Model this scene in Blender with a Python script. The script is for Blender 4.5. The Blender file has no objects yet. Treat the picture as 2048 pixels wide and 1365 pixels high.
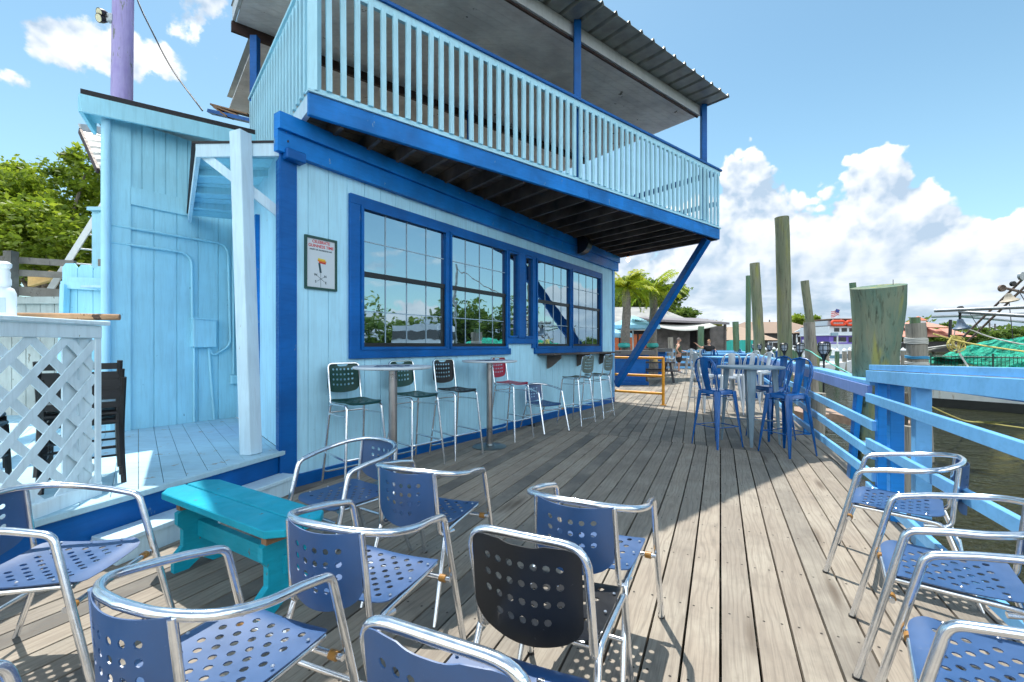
import bpy, bmesh, math, random
from mathutils import Vector, Matrix
R = math.radians
random.seed(7)
sc = bpy.context.scene
col = sc.collection

# ------------------------------------------------------------------ camera, sky, sun
EYE = 1.4          # eye height above the deck
FPX = 911.0        # focal length in pixels of the 2048 wide photo
HZ = 691.0         # horizon row
cam_d = bpy.data.cameras.new('camera')
cam = bpy.data.objects.new('camera', cam_d)
col.objects.link(cam)
cam.location = (0, 0, EYE)
cam.rotation_euler = (R(90), 0, 0)
cam_d.sensor_width = 36
cam_d.lens = 36 * FPX / 2048
cam_d.shift_y = 8.5 / 2048
cam_d.clip_start = 0.05
cam_d.clip_end = 4000
sc.camera = cam
sc.view_settings.view_transform = 'Standard'
sc.view_settings.look = 'None'
sc.view_settings.gamma = 1
sc.view_settings.exposure = 0.84
sc.cycles.max_bounces = 6; sc.cycles.diffuse_bounces = 3; sc.cycles.glossy_bounces = 3; sc.cycles.transmission_bounces = 3
sc.cycles.use_adaptive_sampling = True; sc.cycles.adaptive_threshold = 0.03; sc.cycles.caustics_reflective = False; sc.cycles.caustics_refractive = False
SKY_STR, SUN_STR = 0.092, 3.5
SUN_EL = R(69)
SUN_XY = Vector((-0.35, 0.937)).normalized()     # where the sun stands

def build_world():
    w = bpy.data.worlds.new('World'); sc.world = w; w.use_nodes = True
    nt = w.node_tree; nt.nodes.clear()
    N, L = nt.nodes, nt.links
    def math_(op, a, b=None, c=None, clamp=False):
        n = N.new('ShaderNodeMath'); n.operation = op; n.use_clamp = clamp
        for i, v in enumerate((a, b, c)):
            if v is None: continue
            if isinstance(v, (int, float)): n.inputs[i].default_value = v
            else: L.new(v, n.inputs[i])
        return n.outputs[0]
    def smooth(x, lo, hi):
        n = N.new('ShaderNodeMapRange'); n.interpolation_type = 'SMOOTHSTEP'
        L.new(x, n.inputs[0]); n.inputs[1].default_value = lo; n.inputs[2].default_value = hi
        return n.outputs[0]
    def rgbmix(f, a, b):
        n = N.new('ShaderNodeMix'); n.data_type = 'RGBA'
        if isinstance(f, float): n.inputs[0].default_value = f
        else: L.new(f, n.inputs[0])
        for k, v in ((6, a), (7, b)):
            if isinstance(v, tuple): n.inputs[k].default_value = v + (1,)
            else: L.new(v, n.inputs[k])
        return n.outputs[2]
    sky = N.new('ShaderNodeTexSky'); sky.sky_type = 'NISHITA'; sky.sun_disc = False
    sky.sun_elevation = SUN_EL
    sky.sun_rotation = math.atan2(SUN_XY.x, SUN_XY.y)
    sky.air_density = 1.0; sky.dust_density = 0.6; sky.ozone_density = 1.0
    tc = N.new('ShaderNodeTexCoord'); d0 = tc.outputs['Generated']

    def field(dirsock):
        """height of the towering cumulus minus elevation, plus lumps"""
        s = N.new('ShaderNodeSeparateXYZ'); L.new(dirsock, s.inputs[0])
        el = math_('ARCSINE', s.outputs[2])
        az = math_('ARCTAN2', s.outputs[0], s.outputs[1])
        fac = math_('DIVIDE', math_('ADD', az, 1.6), 3.2, clamp=True)
        cr = N.new('ShaderNodeValToRGB'); L.new(fac, cr.inputs[0])
        cr.color_ramp.interpolation = 'B_SPLINE' if False else 'EASE'
        pts = [(-1.6, .10), (-1.0, .06), (-.5, .05), (-.1, .10), (.15, .22), (.28, .26), (.38, .32), (.47, .36), (.535, .335),
               (.60, .305), (.68, .315), (.735, .285), (.765, .25), (.82, .24), (.95, .19), (1.2, .09), (1.6, .12)]
        el_ = cr.color_ramp.elements
        while len(el_) > 1: el_.remove(el_[0])
        el_[0].position = (pts[0][0] + 1.6) / 3.2; el_[0].color = (pts[0][1],) * 3 + (1,)
        for a, h in pts[1:]:
            e = el_.new((a + 1.6) / 3.2); e.color = (h, h, h, 1)
        h = cr.outputs[0]
        n1 = N.new('ShaderNodeTexNoise'); L.new(dirsock, n1.inputs['Vector'])
        n1.inputs['Scale'].default_value = 7.5; n1.inputs['Detail'].default_value = 7; n1.inputs['Roughness'].default_value = .56
        # warp the lumps a little
        va = N.new('ShaderNodeVectorMath'); va.operation = 'SCALE'; va.inputs['Scale'].default_value = .05
        L.new(n1.outputs['Color'], va.inputs[0])
        vb = N.new('ShaderNodeVectorMath'); L.new(dirsock, vb.inputs[0]); L.new(va.outputs[0], vb.inputs[1])
        v1 = N.new('ShaderNodeTexVoronoi'); v1.feature = 'F1'; L.new(vb.outputs[0], v1.inputs['Vector'])
        v1.inputs['Scale'].default_value = 11; v1.inputs['Detail'].default_value = 3; v1.inputs['Roughness'].default_value = .55
        lump = math_('MULTIPLY', math_('SUBTRACT', .45, v1.outputs['Distance']), .10)
        fb = math_('MULTIPLY', math_('SUBTRACT', n1.outputs['Fac'], .5), .15)
        return math_('ADD', math_('ADD', math_('SUBTRACT', h, el), .038), math_('ADD', lump, fb)), el, az, math_('ADD', lump, fb)

    f0, el, az, l0 = field(d0)
    off = N.new('ShaderNodeVectorMath'); off.operation = 'ADD'; L.new(d0, off.inputs[0])
    off.inputs[1].default_value = (-0.010, 0.004, 0.026)
    f1, _, _, l1 = field(off.outputs[0])
    mask = smooth(f0, 0.0, 0.016)
    lit = math_('ADD', math_('MULTIPLY', math_('SUBTRACT', l0, l1), 15.0), .62, clamp=True)
    edge = smooth(f0, .0, .16)                        # deep inside the cloud it is greyer
    lowgrey = smooth(el, .20, .03)
    # streaky lower cloud decks
    sx = N.new('ShaderNodeMapping'); L.new(d0, sx.inputs[0]); sx.inputs['Scale'].default_value = (3.2, 3.2, 11)
    n2 = N.new('ShaderNodeTexNoise'); L.new(sx.outputs[0], n2.inputs['Vector'])
    n2.inputs['Scale'].default_value = 1.6; n2.inputs['Detail'].default_value = 7; n2.inputs['Roughness'].default_value = .6
    st = smooth(n2.outputs['Fac'], .40, .62)
    shade = math_('MULTIPLY', lit, math_('SUBTRACT', 1.0, math_('MULTIPLY', edge, .42)))
    ccol = rgbmix(shade, (.42, .54, .68), (1.0, 1.0, 1.0))
    low = rgbmix(st, (.34, .47, .60), (.80, .86, .92))
    ccol = rgbmix(math_('MULTIPLY', lowgrey, .85), ccol, low)
    # small fair weather clouds upper left + wisps on the seaward side
    def patch(ax, ey, ra, re):
        dx = math_('DIVIDE', math_('SUBTRACT', az, ax), ra)
        dy = math_('DIVIDE', math_('SUBTRACT', el, ey), re)
        r2 = math_('ADD', math_('MULTIPLY', dx, dx), math_('MULTIPLY', dy, dy))
        return math_('SUBTRACT', 1.0, r2, clamp=True)
    ps = None
    for a in ((-.745, .450, .13, .05), (-.60, .53, .075, .065), (-.84, .375, .035, .016), (-.655, .46, .05, .035)):
        q = patch(*a); ps = q if ps is None else math_('MAXIMUM', ps, q)
    n3 = N.new('ShaderNodeTexNoise'); L.new(d0, n3.inputs['Vector'])
    n3.inputs['Scale'].default_value = 11; n3.inputs['Detail'].default_value = 9; n3.inputs['Roughness'].default_value = .6
    m3 = smooth(math_('ADD', n3.outputs['Fac'], math_('MULTIPLY', ps, .24)), .60, .70)
    m3 = math_('MULTIPLY', m3, smooth(ps, .0, .35))
    wr = math_('MULTIPLY', smooth(math_('MULTIPLY', az, smooth(el, .06, .16)), 1.0, 1.15), math_('MULTIPLY', smooth(n2.outputs['Fac'], .52, .66), .7))
    veil = smooth(el, .55, -.05)
    tn = N.new('ShaderNodeMix'); tn.data_type = 'RGBA'; tn.blend_type = 'MULTIPLY'; tn.inputs[0].default_value = 1; L.new(sky.outputs[0], tn.inputs[6]); tn.inputs[7].default_value = (1.0, 1.25, 1.14, 1)
    skyc = rgbmix(math_('MULTIPLY', veil, .30), tn.outputs[2], (4.6, 6.9, 8.6))
    bg1 = N.new('ShaderNodeBackground'); L.new(skyc, bg1.inputs[0]); bg1.inputs[1].default_value = SKY_STR
    # unseen broken bright cloud added behind the camera as fill for the shaded walls
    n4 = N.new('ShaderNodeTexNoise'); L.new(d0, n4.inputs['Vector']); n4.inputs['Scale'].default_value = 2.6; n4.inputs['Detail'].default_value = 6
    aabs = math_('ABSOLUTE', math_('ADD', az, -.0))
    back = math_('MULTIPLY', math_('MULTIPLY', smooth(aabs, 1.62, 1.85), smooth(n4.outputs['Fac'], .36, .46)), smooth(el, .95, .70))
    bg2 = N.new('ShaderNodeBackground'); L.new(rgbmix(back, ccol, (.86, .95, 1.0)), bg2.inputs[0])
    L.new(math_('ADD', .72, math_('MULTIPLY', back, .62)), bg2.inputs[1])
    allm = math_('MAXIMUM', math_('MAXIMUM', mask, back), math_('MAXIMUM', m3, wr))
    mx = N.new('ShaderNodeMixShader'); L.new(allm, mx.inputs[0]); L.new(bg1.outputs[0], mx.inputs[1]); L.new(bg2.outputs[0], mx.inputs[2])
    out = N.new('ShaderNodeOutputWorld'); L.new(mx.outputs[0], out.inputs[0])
    w.cycles.sampling_method = 'MANUAL'; w.cycles.sample_map_resolution = 1024
build_world()
sun_d = bpy.data.lights.new('sun', 'SUN'); sun_d.energy = SUN_STR; sun_d.angle = R(.53); sun_d.color = (1, .955, .88)
sun = bpy.data.objects.new('sun', sun_d); col.objects.link(sun)
sv = Vector((SUN_XY.x * math.cos(SUN_EL), SUN_XY.y * math.cos(SUN_EL), math.sin(SUN_EL)))
sun.rotation_euler = sv.to_track_quat('Z', 'Y').to_euler()

# ------------------------------------------------------------------ helpers
def W(px, py, Y):
    "world point seen at photo pixel (px, py) at distance Y in front of the camera plane"
    return Vector(((px - 1024) / FPX * Y, Y, EYE - (py - HZ) / FPX * Y))
def G(px, py, z=0.0):
    "world point seen at photo pixel on the level z"
    Y = (EYE - z) * FPX / (py - HZ)
    return Vector(((px - 1024) / FPX * Y, Y, z))
def root_offset(p):
    o = Vector((0, 0, 0))
    while p is not None:
        o = o + p.location; p = p.parent
    return o
def tag(o, label=None, cat=None, group=None, kind=None):
    if label: o['label'] = label
    if cat: o['category'] = cat
    if group: o['group'] = group
    if kind: o['kind'] = kind
    return o
def empty(name, loc=(0, 0, 0), label=None, cat=None, group=None, rz=0):
    o = bpy.data.objects.new(name, None); col.objects.link(o)
    o.location = loc; o.rotation_euler = (0, 0, rz); o.empty_display_size = .1
    return tag(o, label, cat, group)
def copy_tree(o, parent=None):
    c = o.copy(); col.objects.link(c)
    if parent: c.parent = parent
    for ch in list(o.children): copy_tree(ch, c)
    return c

class MB:
    def __init__(s): s.v = []; s.f = []; s.uv = {}; s.rnd = {}
    def add(s, vs, fs, uvs=None, rnd=None):
        b = len(s.v); s.v += [tuple(p) for p in vs]
        for i, f in enumerate(fs):
            k = len(s.f); s.f.append(tuple(b + j for j in f))
            if uvs: s.uv[k] = [uvs[j] for j in f]
            if rnd is not None: s.rnd[k] = rnd
        return s
    def box(s, c, d, rz=0, m=None, rnd=None):
        hx, hy, hz = d[0] / 2, d[1] / 2, d[2] / 2
        M = m if m is not None else Matrix.Rotation(rz, 3, 'Z')
        c = Vector(c)
        vs = [c + M @ Vector((x * hx, y * hy, z * hz)) for x in (-1, 1) for y in (-1, 1) for z in (-1, 1)]
        return s.add(vs, [(0, 1, 3, 2), (4, 6, 7, 5), (0, 4, 5, 1), (2, 3, 7, 6), (0, 2, 6, 4), (1, 5, 7, 3)], rnd=rnd)
    def beam(s, a, b, w, h, up=(0, 0, 1), rnd=None):
        "box from a to b, w across, h along up"
        a, b = Vector(a), Vector(b); d = (b - a); L = d.length; d.normalize()
        up = Vector(up); x = d.cross(up)
        if x.length < 1e-4: x = d.cross(Vector((0, 1, 0)))
        x.normalize(); z = x.cross(d)
        M = Matrix((x, d, z)).transposed()
        return s.box((a + b) / 2, (w, L, h), m=M, rnd=rnd)
    def prism(s, poly, z0, z1, rnd=None, uvf=None):
        n = len(poly)
        vs = [(p[0], p[1], z0) for p in poly] + [(p[0], p[1], z1) for p in poly]
        fs = [tuple(range(n))[::-1], tuple(range(n, 2 * n))] + [(i, (i + 1) % n, n + (i + 1) % n, n + i) for i in range(n)]
        return s.add(vs, fs, [uvf(p) for p in vs] if uvf else None, rnd)
    def hull(s, bot, top):
        n = len(bot)
        return s.add(list(bot) + list(top), [tuple(range(n))[::-1], tuple(range(n, 2 * n))] + [(i, (i + 1) % n, n + (i + 1) % n, n + i) for i in range(n)])
    def tube(s, pts, r, seg=8, closed=False, caps=True):
        pts = [Vector(p) for p in pts]; n = len(pts)
        rr = r if isinstance(r, (list, tuple)) else [r] * n
        ts = []
        for i in range(n):
            a = pts[i - 1] if (i > 0 or closed) else pts[i]
            b = pts[(i + 1) % n] if (i < n - 1 or closed) else pts[i]
            t = b - a
            ts.append(t.normalized() if t.length > 1e-9 else Vector((0, 0, 1)))
        u = ts[0].orthogonal().normalized(); vs = []
        for i in range(n):
            u = (u - ts[i] * u.dot(ts[i])).normalized(); w = ts[i].cross(u)
            for k in range(seg):
                a = 2 * math.pi * k / seg
                vs.append(pts[i] + (u * math.cos(a) + w * math.sin(a)) * rr[i])
        fs = []
        for i in range(n if closed else n - 1):
            j = (i + 1) % n
            for k in range(seg):
                k2 = (k + 1) % seg
                fs.append((i * seg + k, i * seg + k2, j * seg + k2, j * seg + k))
        if caps and not closed:
            fs.append(tuple(range(seg))[::-1]); fs.append(tuple((n - 1) * seg + k for k in range(seg)))
        return s.add(vs, fs)
    def lathe(s, prof, c=(0, 0, 0), seg=24):
        c = Vector(c); vs = []; fs = []; n = len(prof)
        for r, z in prof:
            for k in range(seg):
                a = 2 * math.pi * k / seg
                vs.append((c.x + r * math.cos(a), c.y + r * math.sin(a), c.z + z))
        for i in range(n - 1):
            for k in range(seg):
                k2 = (k + 1) % seg
                fs.append((i * seg + k, i * seg + k2, (i + 1) * seg + k2, (i + 1) * seg + k))
        fs.append(tuple(range(seg))[::-1]); fs.append(tuple((n - 1) * seg + k for k in range(seg)))
        return s.add(vs, fs)
    def build(s, name, mat, parent=None, smooth=None, bevel=0, loc=None, local=False):
        off = Vector((0, 0, 0)) if local else root_offset(parent)
        if loc is not None: off = off + Vector(loc)
        me = bpy.data.meshes.new(name)
        me.from_pydata([(p[0] - off.x, p[1] - off.y, p[2] - off.z) for p in s.v], [], s.f)
        if s.uv:
            ul = me.uv_layers.new(name='UVMap')
            for k, p in enumerate(me.polygons):
                u = s.uv.get(k)
                if u:
                    for li, q in zip(p.loop_indices, u): ul.data[li].uv = q
        if s.rnd:
            ca = me.attributes.new('rnd', 'FLOAT', 'FACE')
            for k in range(len(me.polygons)): ca.data[k].value = s.rnd.get(k, 0)
        bm = bmesh.new(); bm.from_mesh(me)
        bmesh.ops.recalc_face_normals(bm, faces=bm.faces)
        if smooth is not None:
            for f in bm.faces: f.smooth = True
        bm.to_mesh(me); bm.free()
        if smooth is not None: me.set_sharp_from_angle(angle=R(smooth))
        me.materials.append(mat)
        o = bpy.data.objects.new(name, me); col.objects.link(o)
        if parent is not None: o.parent = parent
        if loc is not None: o.location = loc
        if bevel:
            b = o.modifiers.new('edge', 'BEVEL'); b.width = bevel; b.segments = 1; b.limit_method = 'ANGLE'
        return o

def fillet(pts, rad, n=5, closed=False):
    "round the corners of a polyline; rad scalar or per point"
    pts = [Vector(p) for p in pts]; m = len(pts); out = []
    for i, p in enumerate(pts):
        r = rad[i] if isinstance(rad, (list, tuple)) else rad
        if (not closed and i in (0, m - 1)) or r <= 0: out.append(p); continue
        a, b = pts[i - 1], pts[(i + 1) % m]
        da, db = (a - p), (b - p); la, lb = da.length, db.length; da.normalize(); db.normalize()
        ang = da.angle(db)
        t = min(r / max(math.tan(ang / 2), 1e-3), la * .48, lb * .48)
        p0, p1 = p + da * t, p + db * t
        for k in range(n + 1):
            u = k / n; out.append(p0 * (1 - u) ** 2 + p * 2 * u * (1 - u) + p1 * u * u)
    return out
def smooth_curve(pts, n=6):
    "catmull-rom"
    pts = [Vector(p) for p in pts]; P = [pts[0] * 2 - pts[1]] + pts + [pts[-1] * 2 - pts[-2]]; out = []
    for i in range(1, len(P) - 2):
        for k in range(n):
            t = k / n
            out.append(.5 * ((2 * P[i]) + (P[i + 1] - P[i - 1]) * t + (2 * P[i - 1] - 5 * P[i] + 4 * P[i + 1] - P[i + 2]) * t * t + (3 * P[i] - P[i - 1] - 3 * P[i + 1] + P[i + 2]) * t ** 3))
    out.append(pts[-1]); return out
def clip_poly(poly, p, n):
    "keep the side where (q-p).n >= 0"
    out = []
    for i in range(len(poly)):
        a, b = poly[i], poly[(i + 1) % len(poly)]
        da = (a[0] - p[0]) * n[0] + (a[1] - p[1]) * n[1]; db = (b[0] - p[0]) * n[0] + (b[1] - p[1]) * n[1]
        if da >= 0: out.append(a)
        if (da > 0 > db) or (da < 0 < db):
            t = da / (da - db); out.append((a[0] + (b[0] - a[0]) * t, a[1] + (b[1] - a[1]) * t))
    return out
def text_obj(name, s, size, mat, parent, M, ext=.001, width=None, font_shear=0, bold=0.0):
    cu = bpy.data.curves.new(name, 'FONT'); cu.body = s; cu.size = size; cu.extrude = ext; cu.align_x = 'CENTER'; cu.offset = bold
    cu.resolution_u = 3
    o = bpy.data.objects.new(name, cu); col.objects.link(o)
    bpy.context.view_layer.update()
    me = bpy.data.meshes.new_from_object(o.evaluated_get(bpy.context.evaluated_depsgraph_get()))
    bpy.data.objects.remove(o)
    if width:
        xs = [v.co.x for v in me.vertices]; k = width / (max(xs) - min(xs))
        for v in me.vertices: v.co.x *= k
    off = root_offset(parent)
    me.transform(M); me.transform(Matrix.Translation(-off))
    me.materials.clear(); me.materials.append(mat); me.name = name
    o = bpy.data.objects.new(name, me); col.objects.link(o); o.parent = parent
    return o

# ------------------------------------------------------------------ materials
class NT:
    def __init__(s, name):
        s.m = bpy.data.materials.new(name); s.m.use_nodes = True
        s.n = s.m.node_tree.nodes; s.l = s.m.node_tree.links
        s.b = s.n['Principled BSDF']
        s.tc = s.n.new('ShaderNodeTexCoord')
    def geo(s, sc_=(1, 1, 1), src='Object', loc=None):
        mp = s.n.new('ShaderNodeMapping'); mp.inputs['Scale'].default_value = sc_
        s.l.new(s.tc.outputs[src], mp.inputs[0]); return mp.outputs[0]
    def noise(s, vec, scale=5, det=6, rough=.55, dist=0):
        n = s.n.new('ShaderNodeTexNoise'); s.l.new(vec, n.inputs['Vector'])
        n.inputs['Scale'].default_value = scale; n.inputs['Detail'].default_value = det
        n.inputs['Roughness'].default_value = rough; n.inputs['Distortion'].default_value = dist
        return n.outputs['Fac']
    def ramp(s, x, lo, hi, a=0.0, b=1.0):
        n = s.n.new('ShaderNodeMapRange'); s.l.new(x, n.inputs[0])
        n.inputs[1].default_value = lo; n.inputs[2].default_value = hi; n.inputs[3].default_value = a; n.inputs[4].default_value = b
        return n.outputs[0]
    def mix(s, f, a, b, mode='MIX'):
        n = s.n.new('ShaderNodeMix'); n.data_type = 'RGBA'; n.blend_type = mode
        if isinstance(f, (int, float)): n.inputs[0].default_value = f
        else: s.l.new(f, n.inputs[0])
        for k, v in ((6, a), (7, b)):
            if isinstance(v, tuple): n.inputs[k].default_value = v[:3] + (1,)
            else: s.l.new(v, n.inputs[k])
        return n.outputs[2]
    def math(s, op, a, b=0.0, clamp=False):
        n = s.n.new('ShaderNodeMath'); n.operation = op; n.use_clamp = clamp
        for i, v in enumerate((a, b)):
            if isinstance(v, (int, float)): n.inputs[i].default_value = v
            else: s.l.new(v, n.inputs[i])
        return n.outputs[0]
    def bump(s, h, st=.3, d=.01):
        n = s.n.new('ShaderNodeBump'); n.inputs['Strength'].default_value = st; n.inputs['Distance'].default_value = d
        s.l.new(h, n.inputs['Height']); s.l.new(n.outputs[0], s.b.inputs['Normal'])
    def col(s, c):
        if isinstance(c, tuple): s.b.inputs['Base Color'].default_value = c[:3] + (1,)
        else: s.l.new(c, s.b.inputs['Base Color'])
    def set(s, rough=None, metal=None, spec=None):
        if rough is not None:
            if isinstance(rough, (int, float)): s.b.inputs['Roughness'].default_value = rough
            else: s.l.new(rough, s.b.inputs['Roughness'])
        if metal is not None: s.b.inputs['Metallic'].default_value = metal
        if spec is not None: s.b.inputs['Specular IOR Level'].default_value = spec

def paint_wood(name, c, rough=.55, wear=(.25, .2, .16), amt=.0, grain=(30, 30, 3), vary=.12, bump=.25, chip_scale=14, spec=.5):
    "painted boards: grain relief under the coat, faint blotches, a few chips"
    t = NT(name); v = t.geo()
    big = t.noise(v, 1.7, 4); fine = t.noise(t.geo(grain), 1.0, 5, .6, .6)
    c2 = tuple(x * (1 - vary * 1.6) for x in c); c3 = tuple(min(1, x * (1 + vary)) for x in c)
    base = t.mix(t.ramp(big, .35, .65), c2, c3)
    base = t.mix(t.ramp(fine, .38, .52, .22, 0), base, tuple(x * .62 for x in c))
    base = t.mix(t.ramp(t.noise(t.geo((7, 7, .5)), 1.0, 5, .6), .56, .70, 0, .22), base, tuple(x * .6 + .02 for x in c))
    if amt > 0:
        ch = t.noise(t.geo((1, 1, .45)), chip_scale, 7, .68)
        base = t.mix(t.ramp(ch, .70 - amt, .715 - amt), base, wear)
    t.col(base); t.set(t.ramp(fine, .3, .7, rough + .1, rough - .08), None, spec); t.bump(fine, bump, .004)
    return t.m
def plain(name, c, rough=.5, metal=0, spec=.5, vary=.08, scale=6, bump=0, bscale=40):
    t = NT(name); v = t.geo()
    n = t.noise(v, scale, 4)
    t.col(t.mix(t.ramp(n, .3, .7), tuple(x * (1 - vary) for x in c), tuple(min(1, x * (1 + vary)) for x in c)))
    t.set(t.ramp(n, .3, .7, rough * .85, min(1, rough * 1.15)), metal, spec)
    if bump: t.bump(t.noise(v, bscale, 4), bump, .003)
    return t.m
M = {}
M['wall'] = paint_wood('light_blue_paint', (.42, .76, .95), .5, (.2, .34, .42), .012, grain=(34, 34, 2.4), vary=.06)
M['wall2'] = paint_wood('aqua_blue_paint', (.38, .75, .90), .5, (.12, .30, .40), .012, grain=(26, 26, 2.2), vary=.06, bump=.4)
M['white'] = paint_wood('pale_white_blue_paint', (.56, .76, .88), .5, (.3, .32, .3), .012, vary=.05)
M['rail'] = paint_wood('sky_blue_rail_paint', (.15, .43, .78), .5, (.3, .33, .34), .01, grain=(20, 20, 20), vary=.10)
M['baluster'] = paint_wood('baluster_paint', (.42, .74, .88), .5, (.2, .3, .3), .01, vary=.06)
M['blue'] = paint_wood('royal_blue_paint', (.002, .105, .38), .42, (.10, .19, .32), .034, grain=(5, 5, 40), vary=.16, spec=.25)
M['bluebeam'] = paint_wood('beam_blue_paint', (.004, .19, .60), .45, (.14, .28, .46), .034, grain=(5, 5, 40), vary=.2, bump=.5, spec=.25)
M['purple_rail'] = paint_wood('violet_blue_paint', (.15, .25, .55), .5, (.3, .33, .34), .01, vary=.1)
M['post_blue'] = paint_wood('mid_blue_post_paint', (.012, .20, .58), .45, (.2, .26, .34), .02, grain=(5, 5, 40), vary=.16, spec=.3)
M['navy'] = plain('navy_paint', (.004, .045, .22), .4, vary=.15)
M['lattice'] = paint_wood('lattice_paint', (.74, .88, .95), .5, (.3, .34, .3), .01, vary=.05)
M['teal'] = paint_wood('teal_paint', (.008, .38, .53), .5, (.16, .11, .08), .045, grain=(9, 9, 30), vary=.14, bump=.5, spec=.3)
M['platform'] = paint_wood('platform_paint', (.40, .62, .74), .6, (.34, .33, .30), .07, grain=(5, 26, 26), vary=.08, chip_scale=5)
M['bare_wood'] = paint_wood('bare_wood', (.26, .15, .08), .7, (.1, .06, .04), .05, vary=.2)
M['dark_wood'] = paint_wood('dark_wood', (.11, .088, .075), .6, (.09, .07, .06), .03, vary=.4, grain=(8, 8, 8))
M['brown_beam'] = paint_wood('brown_beam', (.050, .022, .018), .6, (.3, .28, .25), .02, vary=.3, grain=(6, 6, 40))
M['ceiling'] = paint_wood('weathered_ceiling_boards', (.90, .90, .92), .7, (.14, .13, .12), .045, grain=(3, 30, 30), vary=.14, chip_scale=3)
M['roofwhite'] = paint_wood('white_fascia', (.62, .66, .68), .5, (.3, .3, .28), .02, vary=.06)
M['metal_roof'] = plain('metal_roof', (.30, .32, .31), .45, .4, vary=.2)
M['shingle'] = plain('shingle', (.035, .032, .035), .9, vary=.4, scale=30, bump=.6)
M['black'] = plain('black_paint', (.008, .008, .010), .35, vary=.2)
M['rubber'] = plain('black_rubber', (.012, .012, .012), .7)
M['screw'] = plain('steel_screw', (.6, .62, .66), .3, .9)
M['brass'] = plain('brass', (.5, .36, .14), .3, .9)
M['amber'] = plain('amber_plastic', (.40, .20, .05), .4)
M['yellow'] = plain('yellow_paint', (.72, .30, .012), .42, vary=.1)
M['grey_metal'] = plain('grey_powder_coat', (.22, .32, .40), .35, .25, vary=.08)
M['blue_metal'] = plain('blue_powder_coat', (.003, .09, .32), .22, .1, spec=.7, vary=.1)
M['silver_metal'] = plain('silver_powder_coat', (.50, .54, .58), .35, .3)
M['seat_navy'] = None
def seat_mat(name, c, rough=.36, ior=1.5):
    t = NT(name); v = t.geo()
    sp = t.noise(v, 90, 3, .7); bl = t.noise(v, 9, 5, .6)
    base = t.mix(t.ramp(bl, .35, .7), tuple(x * .88 for x in c), tuple(min(1, x * 1.12) for x in c))
    base = t.mix(t.ramp(sp, .70, .74), base, tuple(min(1, x * 1.3 + .08) for x in c))
    t.col(base); t.set(t.ramp(bl, .3, .7, rough - .05, rough + .08), 0, .5); t.b.inputs['IOR'].default_value = ior
    sc1 = t.noise(t.geo((6, 160, 6)), 1, 3, .5, .5)
    t.bump(t.noise(v, 160, 2), .06, .001)
    return t.m
M['seat_navy'] = seat_mat('navy_seat_coat', (.003, .062, .20), .47, 1.95)
M['seat_green'] = seat_mat('green_seat_coat', (.006, .055, .045))
M['seat_black'] = seat_mat('black_seat_coat', (.010, .011, .013))
M['seat_red'] = seat_mat('red_seat_coat', (.34, .012, .045))
M['seat_grey'] = seat_mat('grey_green_seat_coat', (.10, .14, .13))
def alu():
    t = NT('aluminium_tube'); v = t.geo()
    n = t.noise(v, 25, 5, .6); sp = t.noise(v, 210, 2, .6)
    base = t.mix(t.ramp(n, .35, .7), (.74, .77, .82), (.90, .92, .95))
    base = t.mix(t.ramp(sp, .72, .75), base, (.50, .52, .54))
    t.col(base); t.set(t.ramp(n, .3, .75, .13, .24), .95); t.bump(sp, .03, .0005)
    return t.m
M['alu'] = alu()
def deck_mat(name, tint=(1, 1, 1)):
    t = NT(name)
    uv = t.tc.outputs['UV']
    mp = t.n.new('ShaderNodeMapping'); t.l.new(uv, mp.inputs[0]); mp.inputs['Scale'].default_value = (1.1, 7, 1)
    n0 = t.noise(mp.outputs[0], 1.0, 3, .5)
    # growth rings: bands across the board bent by slow noise
    mp2 = t.n.new('ShaderNodeMapping'); t.l.new(uv, mp2.inputs[0]); mp2.inputs['Scale'].default_value = (.05, 1, 1)
    wv = t.n.new('ShaderNodeTexWave'); wv.wave_type = 'BANDS'; wv.bands_direction = 'Y'
    t.l.new(mp2.outputs[0], wv.inputs[0]); wv.inputs['Scale'].default_value = 7; wv.inputs['Distortion'].default_value = 0
    ph = t.math('MULTIPLY', n0, 34.0); t.l.new(ph, wv.inputs['Phase Offset'])
    mp3 = t.n.new('ShaderNodeMapping'); t.l.new(uv, mp3.inputs[0]); mp3.inputs['Scale'].default_value = (4, 150, 1)
    fine = t.noise(mp3.outputs[0], 1.0, 4, .6)
    mp4 = t.n.new('ShaderNodeMapping'); t.l.new(uv, mp4.inputs[0]); mp4.inputs['Scale'].default_value = (1, 1, 1)
    blot = t.noise(mp4.outputs[0], 1.6, 5, .6)
    knot = t.n.new('ShaderNodeTexVoronoi'); t.l.new(mp.outputs[0], knot.inputs['Vector']); knot.inputs['Scale'].default_value = .55
    at = t.n.new('ShaderNodeAttribute'); at.attribute_name = 'rnd'
    c1 = tuple(a * b for a, b in zip((.33, .28, .225), tint)); c2 = tuple(a * b for a, b in zip((.13, .125, .115), tint))
    base = t.mix(at.outputs['Fac'], c1, c2)
    base = t.mix(t.ramp(blot, .42, .68, 0, .55), base, tuple(a * b for a, b in zip((.43, .39, .32), tint)))
    rg = t.ramp(wv.outputs['Fac'], .55, 1.0, 0, .34)
    base = t.mix(rg, base, (.17, .14, .115))
    base = t.mix(t.ramp(fine, .36, .52, .38, 0), base, (.17, .15, .13))
    base = t.mix(t.ramp(t.noise(t.geo((1, 1, 1)), 2.3, 7, .7), .52, .72, 0, .42), base, (.13, .115, .10))
    base = t.mix(t.ramp(knot.outputs['Distance'], .05, .16, .75, 0), base, (.10, .075, .055))
    t.col(base); t.set(t.ramp(fine, .3, .7, .9, .68), 0, .3)
    hh = t.math('ADD', t.math('MULTIPLY', wv.outputs['Fac'], -.5), fine)
    t.bump(hh, .55, .004)
    return t.m
M['deck'] = deck_mat('weathered_deck_boards')
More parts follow.
